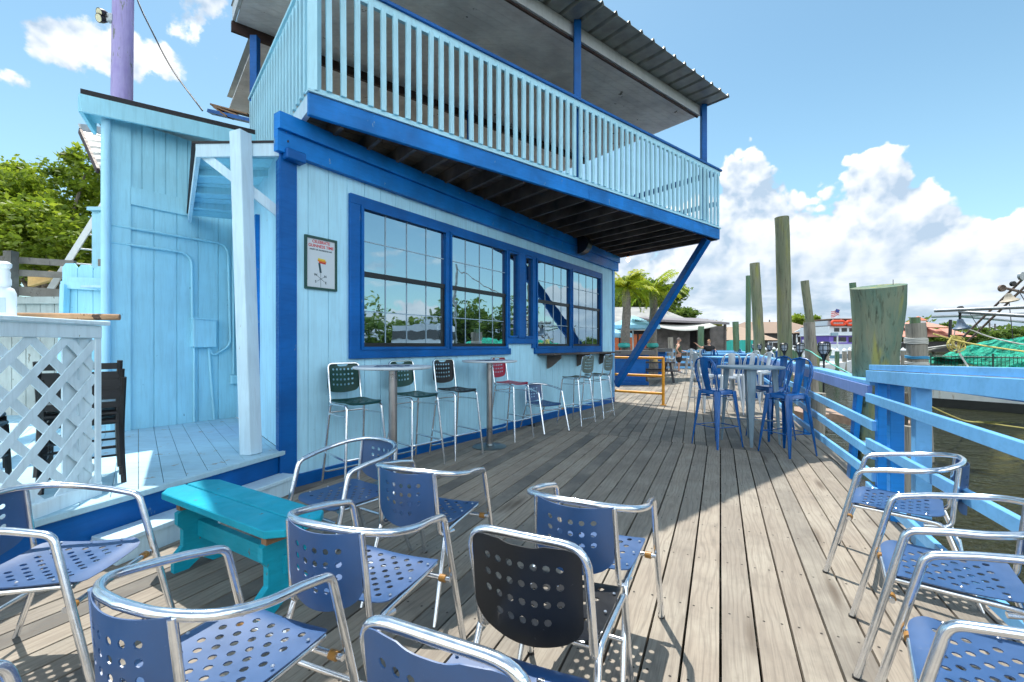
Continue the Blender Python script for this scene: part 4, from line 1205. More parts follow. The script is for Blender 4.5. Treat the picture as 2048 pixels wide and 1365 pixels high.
mb = MB(); p = Vector((-3.19 + .03, 2.86 - .047, 1.65)); mb.box(p, (.045, .004, .09), rz=.55); mb.build('label', plain('label_print', (.45, .55, .60), .5), bo)

# ladder back chairs stacked behind the counter
def make_ladder():
    r = empty('stacked_chair'); m = M['black']
    for s in (-1, 1):
        b = smooth_curve([(s * .215, -.25, 0), (s * .205, -.19, .25), (s * .205, -.19, .45), (s * .215, -.25, .78)], 4)
        MB().tube(b, .017, 6).build('leg', m, r, smooth=40, local=True)
        MB().tube([(s * .205, .22, 0), (s * .195, .19, .44)], .015, 6).build('leg', m, r, smooth=40, local=True)
    for k, z in enumerate((.74, .66, .58)):
        y = -.19 - .06 * (z - .45) / .33
        g = MB()
        for i in range(6):
            x0, x1 = -.205 + .41 * i / 6, -.205 + .41 * (i + 1) / 6
            g.beam((x0, y - .02 * (1 - (x0 / .205) ** 2), z), (x1 + .001, y - .02 * (1 - (x1 / .205) ** 2), z), .012, .045)
        g.build('slat', m, r, local=True)
    MB().box((0, .0, .455), (.41, .42, .045)).build('seat', plain('black_vinyl', (.012, .012, .014), .3), r, bevel=.015, local=True)
    for a_, b_ in (((-.2, -.2, .2), (.2, -.2, .2)), ((-.2, .2, .2), (.2, .2, .2)), ((-.2, -.2, .22), (-.2, .2, .22)), ((.2, -.2, .22), (.2, .2, .22))): MB().tube([a_, b_], .009, 6).build('stretcher', m, r, smooth=40, local=True)
    return r
ld = make_ladder(); ld['category'] = 'chair'; first = True
for sx, sy, th, wh in ((-3.20, 3.42, 41, 'right stack'), (-3.75, 3.05, 30, 'left stack')):
    for k, nm in enumerate(('bottom one', 'middle one', 'top one')):
        o = ld if first else copy_tree(ld); first = False
        place(o, sx - k * .004, sy - k * .012, th, 'black ladder back chair, %s of the %s behind the lattice counter' % (nm, wh), 'stacked black chairs', z=PLAT + .062 * k - .01 * 0)
# ------------------------------------------------------------------ railings along the water
def rail_board(a, b, w, h): return MB().beam(a, b, w, h)
nr = empty('near_railing', tuple(RP(-2, 0)), 'tall sky blue plank railing nearest the camera on the right, above the dark water', 'railing')
t0, t1 = -1.05, -6.2
MB().beam(RP(t0, 1.203, .02), RP(t1, 1.373, .02), .14, .045).build('top_rail', M['rail'], nr, bevel=.003)
MB().beam(RP(t0, 1.125, -.055), RP(t1, 1.30, -.055), .036, .098).build('top_rail', M['rail'], nr, bevel=.003)
MB().beam(RP(t0 - .03, 1.12, .055), RP(t1, 1.25, .07), .036, .09).build('top_rail', M['blue'], nr, bevel=.003)
for z, zb_ in ((.933, .933), (.53, .66), (.14, .14)): MB().beam(RP(t0 + .01, z, -.055), RP(t1, zb_, -.055), .036, .075).build('rail', M['rail'], nr, bevel=.003)
for t, tt in ((-1.20, 0), (-1.50, 0), (-2.0, 0), (-3.4, 0), (-4.8, 0), (-6.0, 0)):
    MB().beam(RP(t, -.35, .01), RP(t, 1.165, .01), .085, .09, up=tuple(RN) + (0,)).build('post', M['post_blue'] if t != -2.0 else M['rail'], nr, bevel=.004)
fr_ = empty('far_railing', tuple(RP(3, 0)), 'long sky blue plank railing running away along the waterside of the deck', 'railing')
T1 = 22.0
MB().beam(RP(-1.06, 1.06, .03), RP(T1, 1.06, .03), .15, .036).build('top_rail', M['rail'], fr_, bevel=.003)
MB().beam(RP(-1.06, .985, -.045), RP(T1, .985, -.045), .036, .11).build('top_rail', M['purple_rail'] if 'purple_rail' in M else M['blue'], fr_, bevel=.003)
for z0_, z1_ in ((.70, .70), (.45, .45), (.26, .14)):
    MB().beam(RP(-1.2, z0_, -.05), RP(3.4, z1_, -.05), .036, .085).build('rail', M['rail'], fr_, bevel=.003)
    MB().beam(RP(3.41, z1_, -.05), RP(T1, z1_, -.05), .036, .085).build('rail', M['rail'], fr_, bevel=.003)
MB().beam(RP(-.15, -.3, .0), RP(-.42, 1.04, .03), .13, .05, up=tuple(RN) + (0,)).build('post', M['post_blue'], fr_, bevel=.004)
k = 2.35
while k < T1:
    MB().beam(RP(k, -.3, .01), RP(k, 1.04, .01), .085, .09, up=tuple(RN) + (0,)).build('post', M['post_blue'], fr_, bevel=.004); k += 2.1
bx_ = empty('outlet_box', RP(-.35, .35, .12), 'small pale electrical box on the leaning post of the railing', 'electrical box')
MB().box(RP(-.62, .40, .06), (.10, .07, .13), rz=-.4).build('case', M['roofwhite'], bx_, bevel=.006)
MB().box(RP(-.62, .40, .03), (.06, .02, .09), rz=-.4).build('cover', M['teal'], bx_)

# ------------------------------------------------------------------ pilings
def piling(px0, y0, px1, Y, w, lb, zb=-1.6, mat='piling', Y1=None, w1=None, name='piling'):
    top = W(px0, y0, Y); b = W(px1, 700, Y1 or Y); dr = (b - top); bot = top + dr * ((top.z - zb) / (top.z - b.z))
    o = empty(name, bot, lb, 'piling', 'wooden mooring pilings')
    rt, rb = w / 2 * Y / FPX, (w1 or w) / 2 * (Y1 or Y) / FPX
    n = 14; pts = [top.lerp(bot, i / n) for i in range(n + 1)]
    rr = random.Random(int(px0)); prof = [rt + (rb - rt) * i / n for i in range(n + 1)]
    pts = [p + Vector((rr.uniform(-1, 1), rr.uniform(-1, 1), 0)) * rt * .035 for p in pts]
    mb = MB(); mb.tube(pts, prof, 18)
    mb.v = [(p[0] + rr.uniform(-1, 1) * rt * .012, p[1] + rr.uniform(-1, 1) * rt * .012, p[2]) for p in mb.v]
    mb.build('trunk', M[mat], o, smooth=50)
    return o
bp = empty('piling', (3.86, 4.75, -1.6), 'massive green and yellow stained piling right behind the railing corner', 'piling', 'wooden mooring pilings')
n = 20; top = Vector((3.64, 4.52, 1.985)); bot = Vector((3.90, 5.06, -1.6)); mb = MB(); rr = random.Random(5)
pts = [top.lerp(bot, i / n) + Vector((.012 * math.sin(i * 1.3), .01 * math.cos(i), 0)) for i in range(n + 1)]
mb.tube(pts, [.222 - .078 * min(1, i / n * 2.1) for i in range(n + 1)], 36)
mb.v = [(p[0] + rr.uniform(-1, 1) * .0035, p[1] + rr.uniform(-1, 1) * .0035, p[2]) for p in mb.v]
mb.build('trunk', M['big_piling'], bp, smooth=50)
MB().tube([top + Vector((.1, -.05, -.02)), top + Vector((.1, -.05, .06))], .003, 5).build('nail', M['black'], bp)
piling(1564, 435, 1570, 10.8, 25.5, 'tallest grey green piling, standing upright behind the round grey table')
piling(1509, 527, 1519, 16.5, 18, 'second tallest piling, mossy on its left side, left of the tallest one', w1=22)
piling(1497, 552, 1496, 19.5, 9.5, 'slim green piling close behind the mossy one', mat='piling_green')
piling(1609, 562, 1627, 16, 14.5, 'slim dark piling leaning left with a small box near its top')
piling(1618, 645, 1621, 13.5, 20, 'short grey brown piling with a green rope round it', mat='piling_grey', w1=21)
piling(1705, 566, 1716, 18, 11.5, 'thin dark green piling behind the massive stained piling', mat='piling_green')
pg = piling(1831, 647, 1834, 9.5, 33, 'grey piling with white and blue ropes wound round it, beside the fishing boat', mat='piling_grey', w1=34)
c_ = W(1830, 641, 9.5); MB().tube([c_ + Vector((0, 0, -.08)), c_ + Vector((0, 0, .06))], .09, 12).build('cap', M['piling_green'], pg, smooth=50)
def wraps(c, r, n, dz, mat, parent, name='rope'):
    pts = []
    for i in range(n * 16):
        a = 2 * math.pi * i / 16; pts.append(c + Vector((r * math.cos(a), r * math.sin(a), dz * i / 16 + .008 * math.sin(a * 3))))
    MB().tube(pts, .016, 6).build(name, mat, parent, smooth=60)
M['rope_w'] = plain('white_rope', (.55, .54, .50), .8); M['rope_b'] = plain('blue_rope', (.05, .28, .50), .8); M['rope_t'] = plain('green_rope', (.15, .5, .42), .8)
M['rope_y'] = plain('yellow_rope', (.62, .52, .16), .8)
wraps(W(1832, 676, 9.5), .185, 4, -.032, M['rope_w'], pg); wraps(W(1834, 712, 9.5), .187, 2, -.03, M['rope_b'], pg); wraps(W(1834, 724, 9.5), .187, 2, -.03, M['rope_w'], pg)
piling(1402, 653, 1402, 27.5, 11.5, 'short bright green piling behind the man in black', mat='piling_green')
piling(1471, 644, 1473, 27.8, 11.5, 'green piling with flat top between the men and the tall pilings', mat='piling_green')
piling(1341, 675, 1342, 26.5, 10, 'weathered grey piling left of the man in the green shirt', mat='piling_grey')
piling(1805, 852, 1808, 4.6, 30, 'sawn grey piling stub outside the railing with curved grain', mat='piling_grey', zb=-1.7)
piling(1634, 786, 1636, 7.6, 30, 'brown piling stub just below the far railing', mat='piling_grey', zb=-1.7)
piling(1806, 786, 1806, 9.8, 16, 'small square looking piling stub beside the rope wound piling', mat='piling_grey')
dk = empty('rope_line', W(1610, 700, 12), 'thin green mooring rope running down from the short piling', 'rope')
MB().tube(smooth_curve([W(1607, 699, 13.3), W(1622, 704, 13.2), W(1640, 716, 12.5), W(1700, 748, 11)], 6), .018, 6).build('strand', M['rope_t'], dk, smooth=60)
# solar torches along the railing
def make_torch():
    r = empty('torch_lamp'); m = M['black']
    MB().tube([(0, 0, -.2), (0, 0, .26)], .013, 8).build('pole', m, r, smooth=60, local=True)
    MB().lathe([(.012, .24), (.03, .30), (.052, .34), (.045, .35)], (0, 0, 0), 10).build('cup', m, r, smooth=50, local=True)
    g = MB()
    for k in range(8):
        a = 2 * math.pi * k / 8; c, s = math.cos(a), math.sin(a)
        g.tube([(c * .045, s * .045, .34), (c * .078, s * .078, .40), (c * .072, s * .072, .50)], .006, 5)
    for z, q in ((.40, .078), (.47, .076)):
        g.tube([(q * math.cos(2 * math.pi * k / 12), q * math.sin(2 * math.pi * k / 12), z) for k in range(12)], .005, 5, closed=True)
    g.build('cage', m, r, smooth=60, local=True)
    MB().lathe([(.04, .35), (.058, .40), (.055, .48)], (0, 0, 0), 10).build('shade', plain('frosted_plastic', (.45, .50, .58), .4), r, smooth=50, local=True)
    MB().lathe([(.07, .495), (.078, .50), (.06, .52), (.02, .525)], (0, 0, 0), 10).build('cap', m, r, smooth=50, local=True)
    return r
tor = make_torch(); tor['category'] = 'torch'
tl_ = [(1.62, 'nearest black garden torch, the darkest, by the green rope on the short piling'), (3.62, 'black garden torch right of the tallest piling'), (5.6, 'black garden torch just left of the tallest piling'),
       (8.6, 'black garden torch in front of the mossy piling, its right side'), (11.6, 'black garden torch in front of the mossy piling, its left side'), (14.6, 'black garden torch left of the slim green piling'), (17.6, 'farthest black garden torch on the railing')]
for i, (t, lb) in enumerate(tl_):
    o = tor if i == 0 else copy_tree(tor)
    p = RP(t, .93, .10); o.location = p; o['label'] = lb; o['group'] = 'garden torches along the railing'; o.rotation_euler = (0, random.uniform(-.03, .03), i)
# ------------------------------------------------------------------ yellow rail by the bar's far corner
yr = empty('yellow_barrier', (3.5, 10.6, 0), 'yellow painted pipe barrier closing off the bar corner', 'barrier')
ya, yb = Vector((3.53, 10.63, 0)), Vector((2.53, 11.35, 0))
for z in (1.10, .68, .27): MB().tube([ya + Vector((0, 0, z)), yb + Vector((0, 0, z))], .032, 10).build('rail', M['yellow'], yr, smooth=60)
for p in (ya, yb): MB().tube([p, p + Vector((0, 0, 1.12))], .034, 10).build('post', M['yellow'], yr, smooth=60)
MB().lathe([(.07, 0), (.07, .012), (.04, .016)], ya, 12).build('foot', M['yellow'], yr, smooth=40)

# ------------------------------------------------------------------ leaves
def leaves(mb, blobs, n, size, rng, shell=.55, drop=.0):
    tot = sum(b[1] ** 2 for b in blobs)
    for c, r in blobs:
        k = int(n * r * r / tot); cl = max(1, k // 34)
        for _ in range(cl):
            while True:
                q = Vector((rng.uniform(-1, 1), rng.uniform(-1, 1), rng.uniform(-1, 1)))
                if .05 < q.length <= 1: break
            q.normalize(); q *= (shell + (1 - shell) * rng.random() ** .6) * rng.uniform(.86, 1.12); q.z *= .82
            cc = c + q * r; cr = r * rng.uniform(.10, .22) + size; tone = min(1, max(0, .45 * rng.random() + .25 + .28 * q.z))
            for _ in range(34):
                p = cc + Vector((rng.gauss(0, .5), rng.gauss(0, .5), rng.gauss(0, .36))) * cr
                d = Vector((rng.gauss(0, 1), rng.gauss(0, 1), rng.gauss(0, .5))).normalized(); e = d.cross(Vector((rng.gauss(0, 1), rng.gauss(0, 1), rng.gauss(0, 1)))).normalized()
                s = size * rng.uniform(.6, 1.3); d *= s * .62; e *= s * .34
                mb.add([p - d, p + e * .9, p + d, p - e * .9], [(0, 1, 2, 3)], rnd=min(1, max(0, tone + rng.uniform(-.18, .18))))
def tree(name, base, blobs, n, size, mat, label, group=None, trunk_r=.2, seed=1, cat='tree', shell=.55):
    rng = random.Random(seed); base = Vector(base)
    o = empty(name, base, label, cat, group)
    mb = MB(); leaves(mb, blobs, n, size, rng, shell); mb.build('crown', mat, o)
    cz = sum((b[0] for b in blobs), Vector((0, 0, 0))) / len(blobs)
    mb = MB(); fork = base.lerp(cz, .45); fork.x += .1
    mb.tube([base, base.lerp(fork, .5) + Vector((.06, 0, 0)) * trunk_r * 5, fork], [trunk_r, trunk_r * .8, trunk_r * .65], 8)
    for c, r in blobs[:7]: mb.tube([fork, fork.lerp(c, .5) + Vector((0, 0, r * .12)), c], [trunk_r * .5, trunk_r * .3, trunk_r * .1], 6)
    mb.build('trunk', M['bark'], o, smooth=60)
    return o
def blob_px(lst, Y): return [(W(x, y, Y + dy), r * Y / FPX) for x, y, r, dy in lst]
tree('leafy_tree', (-14.5, 14, -.1), blob_px([(40, 440, 95, 0), (110, 400, 85, .8), (170, 350, 50, .2), (205, 440, 70, 1), (100, 480, 95, -.6), (-60, 430, 110, 0), (-20, 370, 60, .6), (30, 360, 45, 1), (120, 330, 32, 0.5), (165, 318, 26, 0), (200, 380, 50, 1.5), (60, 520, 80, .5), (180, 500, 70, 0), (-120, 480, 120, 1)], 14), 30000, .15, M['leaf'],
     'big bright leafy tree behind the weathered fence at the left edge', trunk_r=.25, seed=3)
# ------------------------------------------------------------------ purple pole, flood light, cable
pp = empty('utility_pole', (-6.0, 7.0, 0), 'faded purple painted pole rising behind the annex roof', 'pole')
def purple():
    t = NT('flaking_purple_paint'); n1 = t.noise(t.geo((8, 8, 2.0)), 1.3, 6, .7); n2 = t.noise(t.geo((40, 40, 1.5)), 1, 5, .6)
    b = t.mix(t.ramp(n1, .3, .6), (.34, .28, .60), (.44, .38, .68)); b = t.mix(t.ramp(n1, .61, .63), b, (.22, .23, .24)); b = t.mix(t.ramp(n2, .3, .42, .7, 0), b, (.16, .14, .22))
    t.col(b); t.set(.7); t.bump(n2, .8, .01); return t.m
MB().tube([(-6.12, 7.05, -.1), (-6.06, 7.05, 3.5), (-5.98, 7.05, 9.5)], [.155, .14, .125], 16).build('shaft', purple(), pp, smooth=60)
fl = empty('flood_light', W(215, 33, 6.9), 'small twin flood light clamped to the purple pole', 'lamp')
MB().box(W(221, 37, 6.95), (.09, .08, .12)).build('box', M['roofwhite'], fl, bevel=.01)
MB().beam(W(218, 36, 6.93), W(208, 31, 6.9), .03, .03).build('arm', M['black'], fl)
for x, y, dx in ((201, 26, -.05), (200, 37, -.02)):
    c = W(x, y, 6.88); n_ = Vector((-.25, -.85, -.35)).normalized()
    MB().tube([c - n_ * .10, c - n_ * .04, c + n_ * .02], [.035, .06, .065], 12).build('lamp_head', M['black'], fl, smooth=50)
    MB().tube([c + n_ * .02, c + n_ * .024], .054, 12).build('lens', plain('pale_lens', (.8, .75, .5), .3), fl)
cb = empty('cable', W(275, 0, 7.2), 'thin black cable sagging from above down to the annex roof', 'cable')
MB().tube(smooth_curve([W(262, -60, 7.6), W(275, 0, 7.2), W(305, 65, 7), W(345, 140, 6.9), (W(405, 222, 6.8))], 8), .012, 6).build('wire', M['black'], cb, smooth=60)
# ------------------------------------------------------------------ back of the porch: fences, ladder, small roof
bf = empty('aqua_fence', W(180, 700, 6.4), 'aqua board fence with dog eared tops and shelves behind the counter', 'fence')
def fb(px, y, Y=6.5): return W(px, y, Y)
k = 0
for px in range(124, 262, 31):
    a, b = fb(px + .6, 527 + k), fb(px + 30.4, 527 + k); z = a.z; w_ = b.x - a.x
    mb = MB(); q = [(0, PLAT), (w_, PLAT), (w_, z - .06), (w_ - .045, z), (.045, z), (0, z - .06)]
    mb.hull([Vector((a.x + x, 6.5, zz)) for x, zz in q], [Vector((a.x + x, 6.522, zz)) for x, zz in q]); mb.build('board', M['wall2'], bf); k += 3
mb = MB(); mb.beam(fb(124, 570, 6.46), fb(262, 578, 6.46), .05, .10); mb.beam(fb(135, 562, 6.47), fb(262, 570, 6.47), .04, .12); mb.beam(fb(130, 678, 6.46), fb(262, 678, 6.46), .12, .04)
mb.build('shelf_board', M['wall'], bf)
MB().beam(Vector((fb(130, 600).x, 6.44, PLAT)), fb(130, 570, 6.44), .09, .06).build('post', M['wall'], bf)
MB().beam(fb(175, 575, 6.3), fb(262, 575, 6.3), .2, .03).build('shelf', M['white'], bf)
wf = empty('board_fence', W(60, 700, 6.6), 'whitish weathered board fence under the grey rails at the left', 'fence')
wm = paint_wood('bleached_boards', (.42, .46, .44), .7, (.2, .2, .17), .07, vary=.15)
px = -60
while px < 124:
    a, b = W(px, 600, 6.62), W(px + 28, 600, 6.62); MB().box(((a.x + b.x) / 2, 6.62, (a.z + PLAT) / 2), (b.x - a.x - .008, .02, a.z - PLAT)).build('board', wm, wf); px += 28.4
mb = MB(); mb.beam(W(-60, 601, 6.58), W(124, 601, 6.58), .04, .10); mb.build('cap_board', wm, wf)
gm = paint_wood('silvered_wood', (.20, .19, .17), .8, (.1, .09, .08), .08, grain=(20, 20, 20), vary=.3)
gf = empty('rail_fence', W(60, 560, 7.6), 'grey weathered rail fence in front of the leafy tree', 'fence')
for y0, y1, h in ((515, 528, .10), (541, 552, .10), (576, 590, .15)):
    MB().beam(W(-60, y0, 7.5), W(150, y1, 7.5), .05, h).build('rail', gm, gf)
MB().beam(W(22, 503, 7.42) - Vector((0, 0, 3.0)), W(22, 503, 7.42), .13, .12, up=(0, 1, 0)).build('post', gm, gf)
MB().beam(W(210, 520, 7.6) - Vector((0, 0, 2.5)), W(210, 520, 7.6), .13, .12, up=(0, 1, 0)).build('post', gm, gf)
la = empty('ladder', W(110, 600, 8), 'aluminium ladder leaning above the fences behind the porch', 'ladder')
lm = plain('ladder_aluminium', (.55, .58, .58), .4, .8); a0, a1 = W(88, 600, 8.2), W(232, 370, 8.5)
o_ = Vector((.34, .25, 0)); dr = (a1 - a0).normalized()
for q in (Vector((0, 0, 0)), o_): MB().beam(a0 + q, a1 + q, .03, .10).build('side_rail', lm, la)
n = 8
for k in range(n): p = a0.lerp(a1, (k + .5) / n); MB().tube([p, p + o_], .016, 8).build('rung', lm, la, smooth=60)
sr = empty('back_shed', W(200, 500, 8.2), 'narrow aqua shed with a tilted corrugated awning behind the annex', 'shed')
a_ = W(222, 420, 8.3)
MB().box((a_.x, 8.3, 1.9), (.42, .3, 3.8 - .0)).build('wall', M['wall2'], sr)
MB().box((a_.x, 8.28, 3.83), (.48, .4, .06)).build('cap_board', M['wall'], sr)
MB().box((a_.x + .3, 9.0, 2.6), (.9, .8, 5.2)).build('back_wall', M['wall2'], sr)
mb = MB(); q0, q1 = W(160, 262, 8.0), W(196, 342, 7.4); q2, q3 = W(232, 272, 8.6), W(240, 342, 8.0)
vs = []; fs = []; n = 24
for i in range(n + 1):
    t = i / n; h = Vector((0, 0, .018 * (1 if i % 4 in (1, 2) else 0)))
    vs += [q0.lerp(q1, t) + h, q2.lerp(q3, t) + h]
m0 = len(vs); vs += [v + Vector((0, 0, .008)) for v in vs]
for i in range(n): fs += [(2 * i, 2 * i + 1, 2 * i + 3, 2 * i + 2), (m0 + 2 * i, m0 + 2 * i + 2, m0 + 2 * i + 3, m0 + 2 * i + 1)]
mb.add(vs, fs); mb.build('awning', M['metal_roof'], sr)
MB().beam(q0, q1, .04, .09).build('rake_board', M['brown_beam'], sr)
MB().beam(q0 + Vector((0, 0, .06)), q2 + Vector((0, 0, .06)), .04, .12).build('fascia', M['roofwhite'], sr)
bh = empty('brown_house', W(190, 480, 19), 'brown house with a small white balcony glimpsed beside the ladder', 'house')
MB().box((W(195, 520, 19).x, 19.5, 2.2), (2.0, 1, 4.6)).build('wall', plain('brown_siding', (.20, .11, .09), .7), bh)
MB().box((W(192, 505, 18.8).x, 18.9, W(192, 497, 18.8).z), (.8, .3, .5)).build('balcony', M['roofwhite'], bh)
MB().box((W(190, 470, 18.8).x, 19.4, 5.0), (2.4, 1.5, .15)).build('roof', M['shingle'], bh)
lum = empty('lumber_stack', W(75, 560, 9), 'stack of fresh yellow lumber seen through the rail fence', 'lumber')
ym = paint_wood('fresh_lumber', (.58, .40, .16), .6, vary=.15)
for k in range(5): MB().beam(W(60, 572 - k * 4, 9 + k * .12), W(104, 560 - k * 4, 9 + k * .12), .09, .04).build('plank', ym, lum)
# ------------------------------------------------------------------ far end of the deck
bc1 = empty('outdoor_bar', W(1258, 740, 16.4), 'royal blue outdoor bar counter with dark top beyond the yellow barrier', 'bar counter')
xa, xb = W(1170, 740, 16.4).x, W(1293, 740, 16).x
MB().box(((xa + xb) / 2, 16.6, .53), (xb - xa, 1.0, 1.06)).build('body', M['blue'], bc1, bevel=.01)
MB().box(((xa + xb) / 2 + .05, 16.55, .055), (xb - xa + .06, 1.1, .11)).build('base_board', M['blue'], bc1)
tdk = plain('dark_grey_top', (.10, .10, .105), .5)
MB().box(((xa + xb) / 2 + .1, 16.5, 1.14), (xb - xa + .4, 1.2, .15)).build('countertop', tdk, bc1)
bc2 = empty('outdoor_bar', W(1330, 740, 21.5), 'farther blue outdoor bar counter with grey top beside the palms', 'bar counter')
xa, xb = W(1285, 740, 21.5).x, W(1330, 740, 21.5).x
MB().box(((xa + xb) / 2, 21.9, .55), (xb - xa, .9, 1.1)).build('body', M['blue'], bc2)
MB().box(((xa + xb) / 2, 21.8, 1.17), (xb - xa + .5, 1.2, .16)).build('countertop', tdk, bc2)
er = empty('end_railing', W(1370, 740, 26.4), 'blue plank railing across the far end of the deck', 'railing')
xa, xb = W(1228, 700, 26.4).x, RP(22.6, 0).x
for z, m in ((1.05, 'rail'), (.72, 'rail'), (.42, 'rail'), (.12, 'rail')): MB().beam((xa, 26.4, z), (xb, 26.4, z), .04, .12).build('rail', M[m], er)
x = xa
while x < xb: MB().box((x, 26.44, .5), (.1, .1, 1.1)).build('post', M['blue'], er); x += 1.5
pk_ = empty('picnic_table', W(1312, 750, 17.5), 'dark picnic table with a bench behind the yellow barrier', 'table')
dm = plain('dark_brown_plastic', (.035, .03, .035), .5); cx = W(1312, 750, 17.5).x
MB().box((cx, 17.6, .74), (1.3, .7, .05)).build('tabletop', dm, pk_); MB().box((cx, 17.0, .44), (1.3, .25, .05)).build('bench', dm, pk_); MB().box((cx, 18.2, .44), (1.3, .25, .05)).build('bench', dm, pk_)
for sx in (-.5, .5):
    for sy in (-1, 1): MB().beam((cx + sx, 17.6 + sy * .2, .72), (cx + sx, 17.6 + sy * .62, 0), .06, .08).build('leg', dm, pk_)
hl = empty('paper_hat_cup', (cx - .0, 17.55, .765), 'small pale straw hat left on the picnic table', 'hat')
MB().lathe([(.15, 0), (.155, .01), (.08, .02), (.075, .09), (.05, .11)], (cx, 17.55, .765), 14).build('crown', plain('straw', (.62, .42, .16), .8), hl, smooth=50)

# palms
def palm(px, ycrown, Y, lb, seed, nf=15, L=1.9, trunk_px=20, mat='palm'):
    rng = random.Random(seed); c = W(px, ycrown, Y); o = empty('palm_tree', (c.x, Y, 0), lb, 'palm tree', 'palms behind the outdoor bar')
    r = trunk_px / 2 * Y / FPX
    pts = [Vector((c.x + .03 * math.sin(k), Y, c.z * k / 10)) for k in range(11)]
    MB().tube(pts, [r * (1.25 - .3 * k / 10) + (.02 if k % 2 else 0) for k in range(11)], 12).build('trunk', M['bark'], o, smooth=60)
    mb = MB(); mb.tube([c - Vector((0, 0, .7)), c - Vector((0, 0, .3)), c + Vector((0, 0, .25))], [r * .95, r * 1.15, r * .4], 10); mb.build('crownshaft', plain('palm_shaft', (.22, .21, .13), .7, vary=.3), o, smooth=60)
    for f in range(nf):
        az = 2 * math.pi * f / nf + rng.uniform(-.2, .2); el = rng.uniform(.05, 1.35); l = L * rng.uniform(.8, 1.1)
        d = Vector((math.cos(az), math.sin(az), 0)); pts = []; p = c.copy(); ang = el
        for k in range(13):
            pts.append(p.copy()); p = p + (d * math.cos(ang) + Vector((0, 0, 1)) * math.sin(ang)) * l / 12; ang -= (.10 + .05 * (1.3 - el))
        mb = MB(); mb.tube(pts, [.022 * (1 - k / 14) for k in range(13)], 4)
        tone = rng.random()
        side = d.cross(Vector((0, 0, 1)))
        for k in range(1, 12):
            for q in range(4):
                a = pts[k].lerp(pts[min(12, k + 1)], q / 4); ll = l * .30 * math.sin(math.pi * (.12 + .80 * k / 12)) * rng.uniform(.8, 1.1)
                for sgn in (-1, 1):
                    t_ = (side * sgn * .85 + d * .45 - Vector((0, 0, .15 + rng.uniform(0, .45)))).normalized(); w_ = d * .022
                    e = a + t_ * ll; m_ = a + t_ * ll * .5 + Vector((0, 0, .04))
                    mb.add([a - w_, a + w_, m_ + w_ * .9, e, m_ - w_ * .9], [(0, 1, 2, 4), (4, 2, 3)], rnd=min(1, max(0, tone * .7 + rng.uniform(0, .3))))
        mb.build('frond', M[mat], o)
    return o
palm(1252, 580, 18.5, 'palm with bright green fronds nearest the bar building corner', 4, nf=26, L=1.35, trunk_px=15)
palm(1306, 585, 19.8, 'yellowing palm behind the diagonal blue strut', 9, nf=26, L=1.6, trunk_px=14)
for i, px in enumerate((1248, 1305)):
    p = W(px, 694, 18.2 + i * 1.2); o = empty('planter_collar', p, ('teal pot at the foot of the nearer palm', 'teal pot at the foot of the farther palm')[i], 'pot', 'teal pots under the palms')
    MB().lathe([(.16, 0), (.24, .05), (.25, .14), (.2, .2)], (p.x, p.y, p.z - .05), 14).build('pot', plain('teal_pot', (.02, .32, .28), .4), o, smooth=50)

# umbrellas
def umbrella(px, ytop, yrim, halfw, Y, lb, words=True):
    c = W(px, ytop, Y); zr = W(px, yrim, Y).z; r = halfw * Y / FPX; o = empty('patio_umbrella', (c.x, Y, 0), lb, 'umbrella', 'pale blue patio umbrellas')
    n = 8; mb = MB(); ring = lambda q, z: [Vector((c.x + q * r * math.cos(2 * math.pi * (k + .5) / n), Y + q * r * math.sin(2 * math.pi * (k + .5) / n), z)) for k in range(n)]
    lv = [(.05, c.z), (.5, c.z - (c.z - zr) * .50), (1.0, zr), (1.0, zr - .16)]
    vs = []; fs = []
    for q, z in lv: vs += ring(q, z)
    for i in range(3):
        for k in range(n): fs.append((i * n + k, i * n + (k + 1) % n, (i + 1) * n + (k + 1) % n, (i + 1) * n + k))
    fs.append(tuple(range(n))); mb.add(vs, fs)
    cm = plain('pale_blue_canvas', (.30, .60, .78), .8, vary=.12)
    ca = mb.build('canopy', cm, o)
    md = ca.modifiers.new('cloth', 'SOLIDIFY'); md.thickness = .012
    MB().tube([(c.x, Y, 0), (c.x, Y, c.z)], .035, 10).build('pole', M['roofwhite'], o, smooth=60)
    if words:
        for body, zz, w_ in (('MIAMI', .42, .62), ('COOLER', .56, .74)):
            z = c.z - (c.z - zr) * (zz + .12); yy = Y - r * .92 * (zz + .12) - .05; sl = math.atan2(c.z - zr, r * .92)
            Mx = Matrix.Translation((c.x + .25, yy, z)) @ Matrix.Rotation(sl, 4, 'X')
            text_obj('lettering', body, .16, plain('umbrella_ink', (.01, .02, .05), .6), o, Mx, .004, w_)
umbrella(1266, 632, 652, 52, 21, 'larger pale blue umbrella with dark lettering under the palms')
umbrella(1215, 655, 668, 48, 19.5, 'lower pale blue umbrella half hidden by the bar corner', words=False)

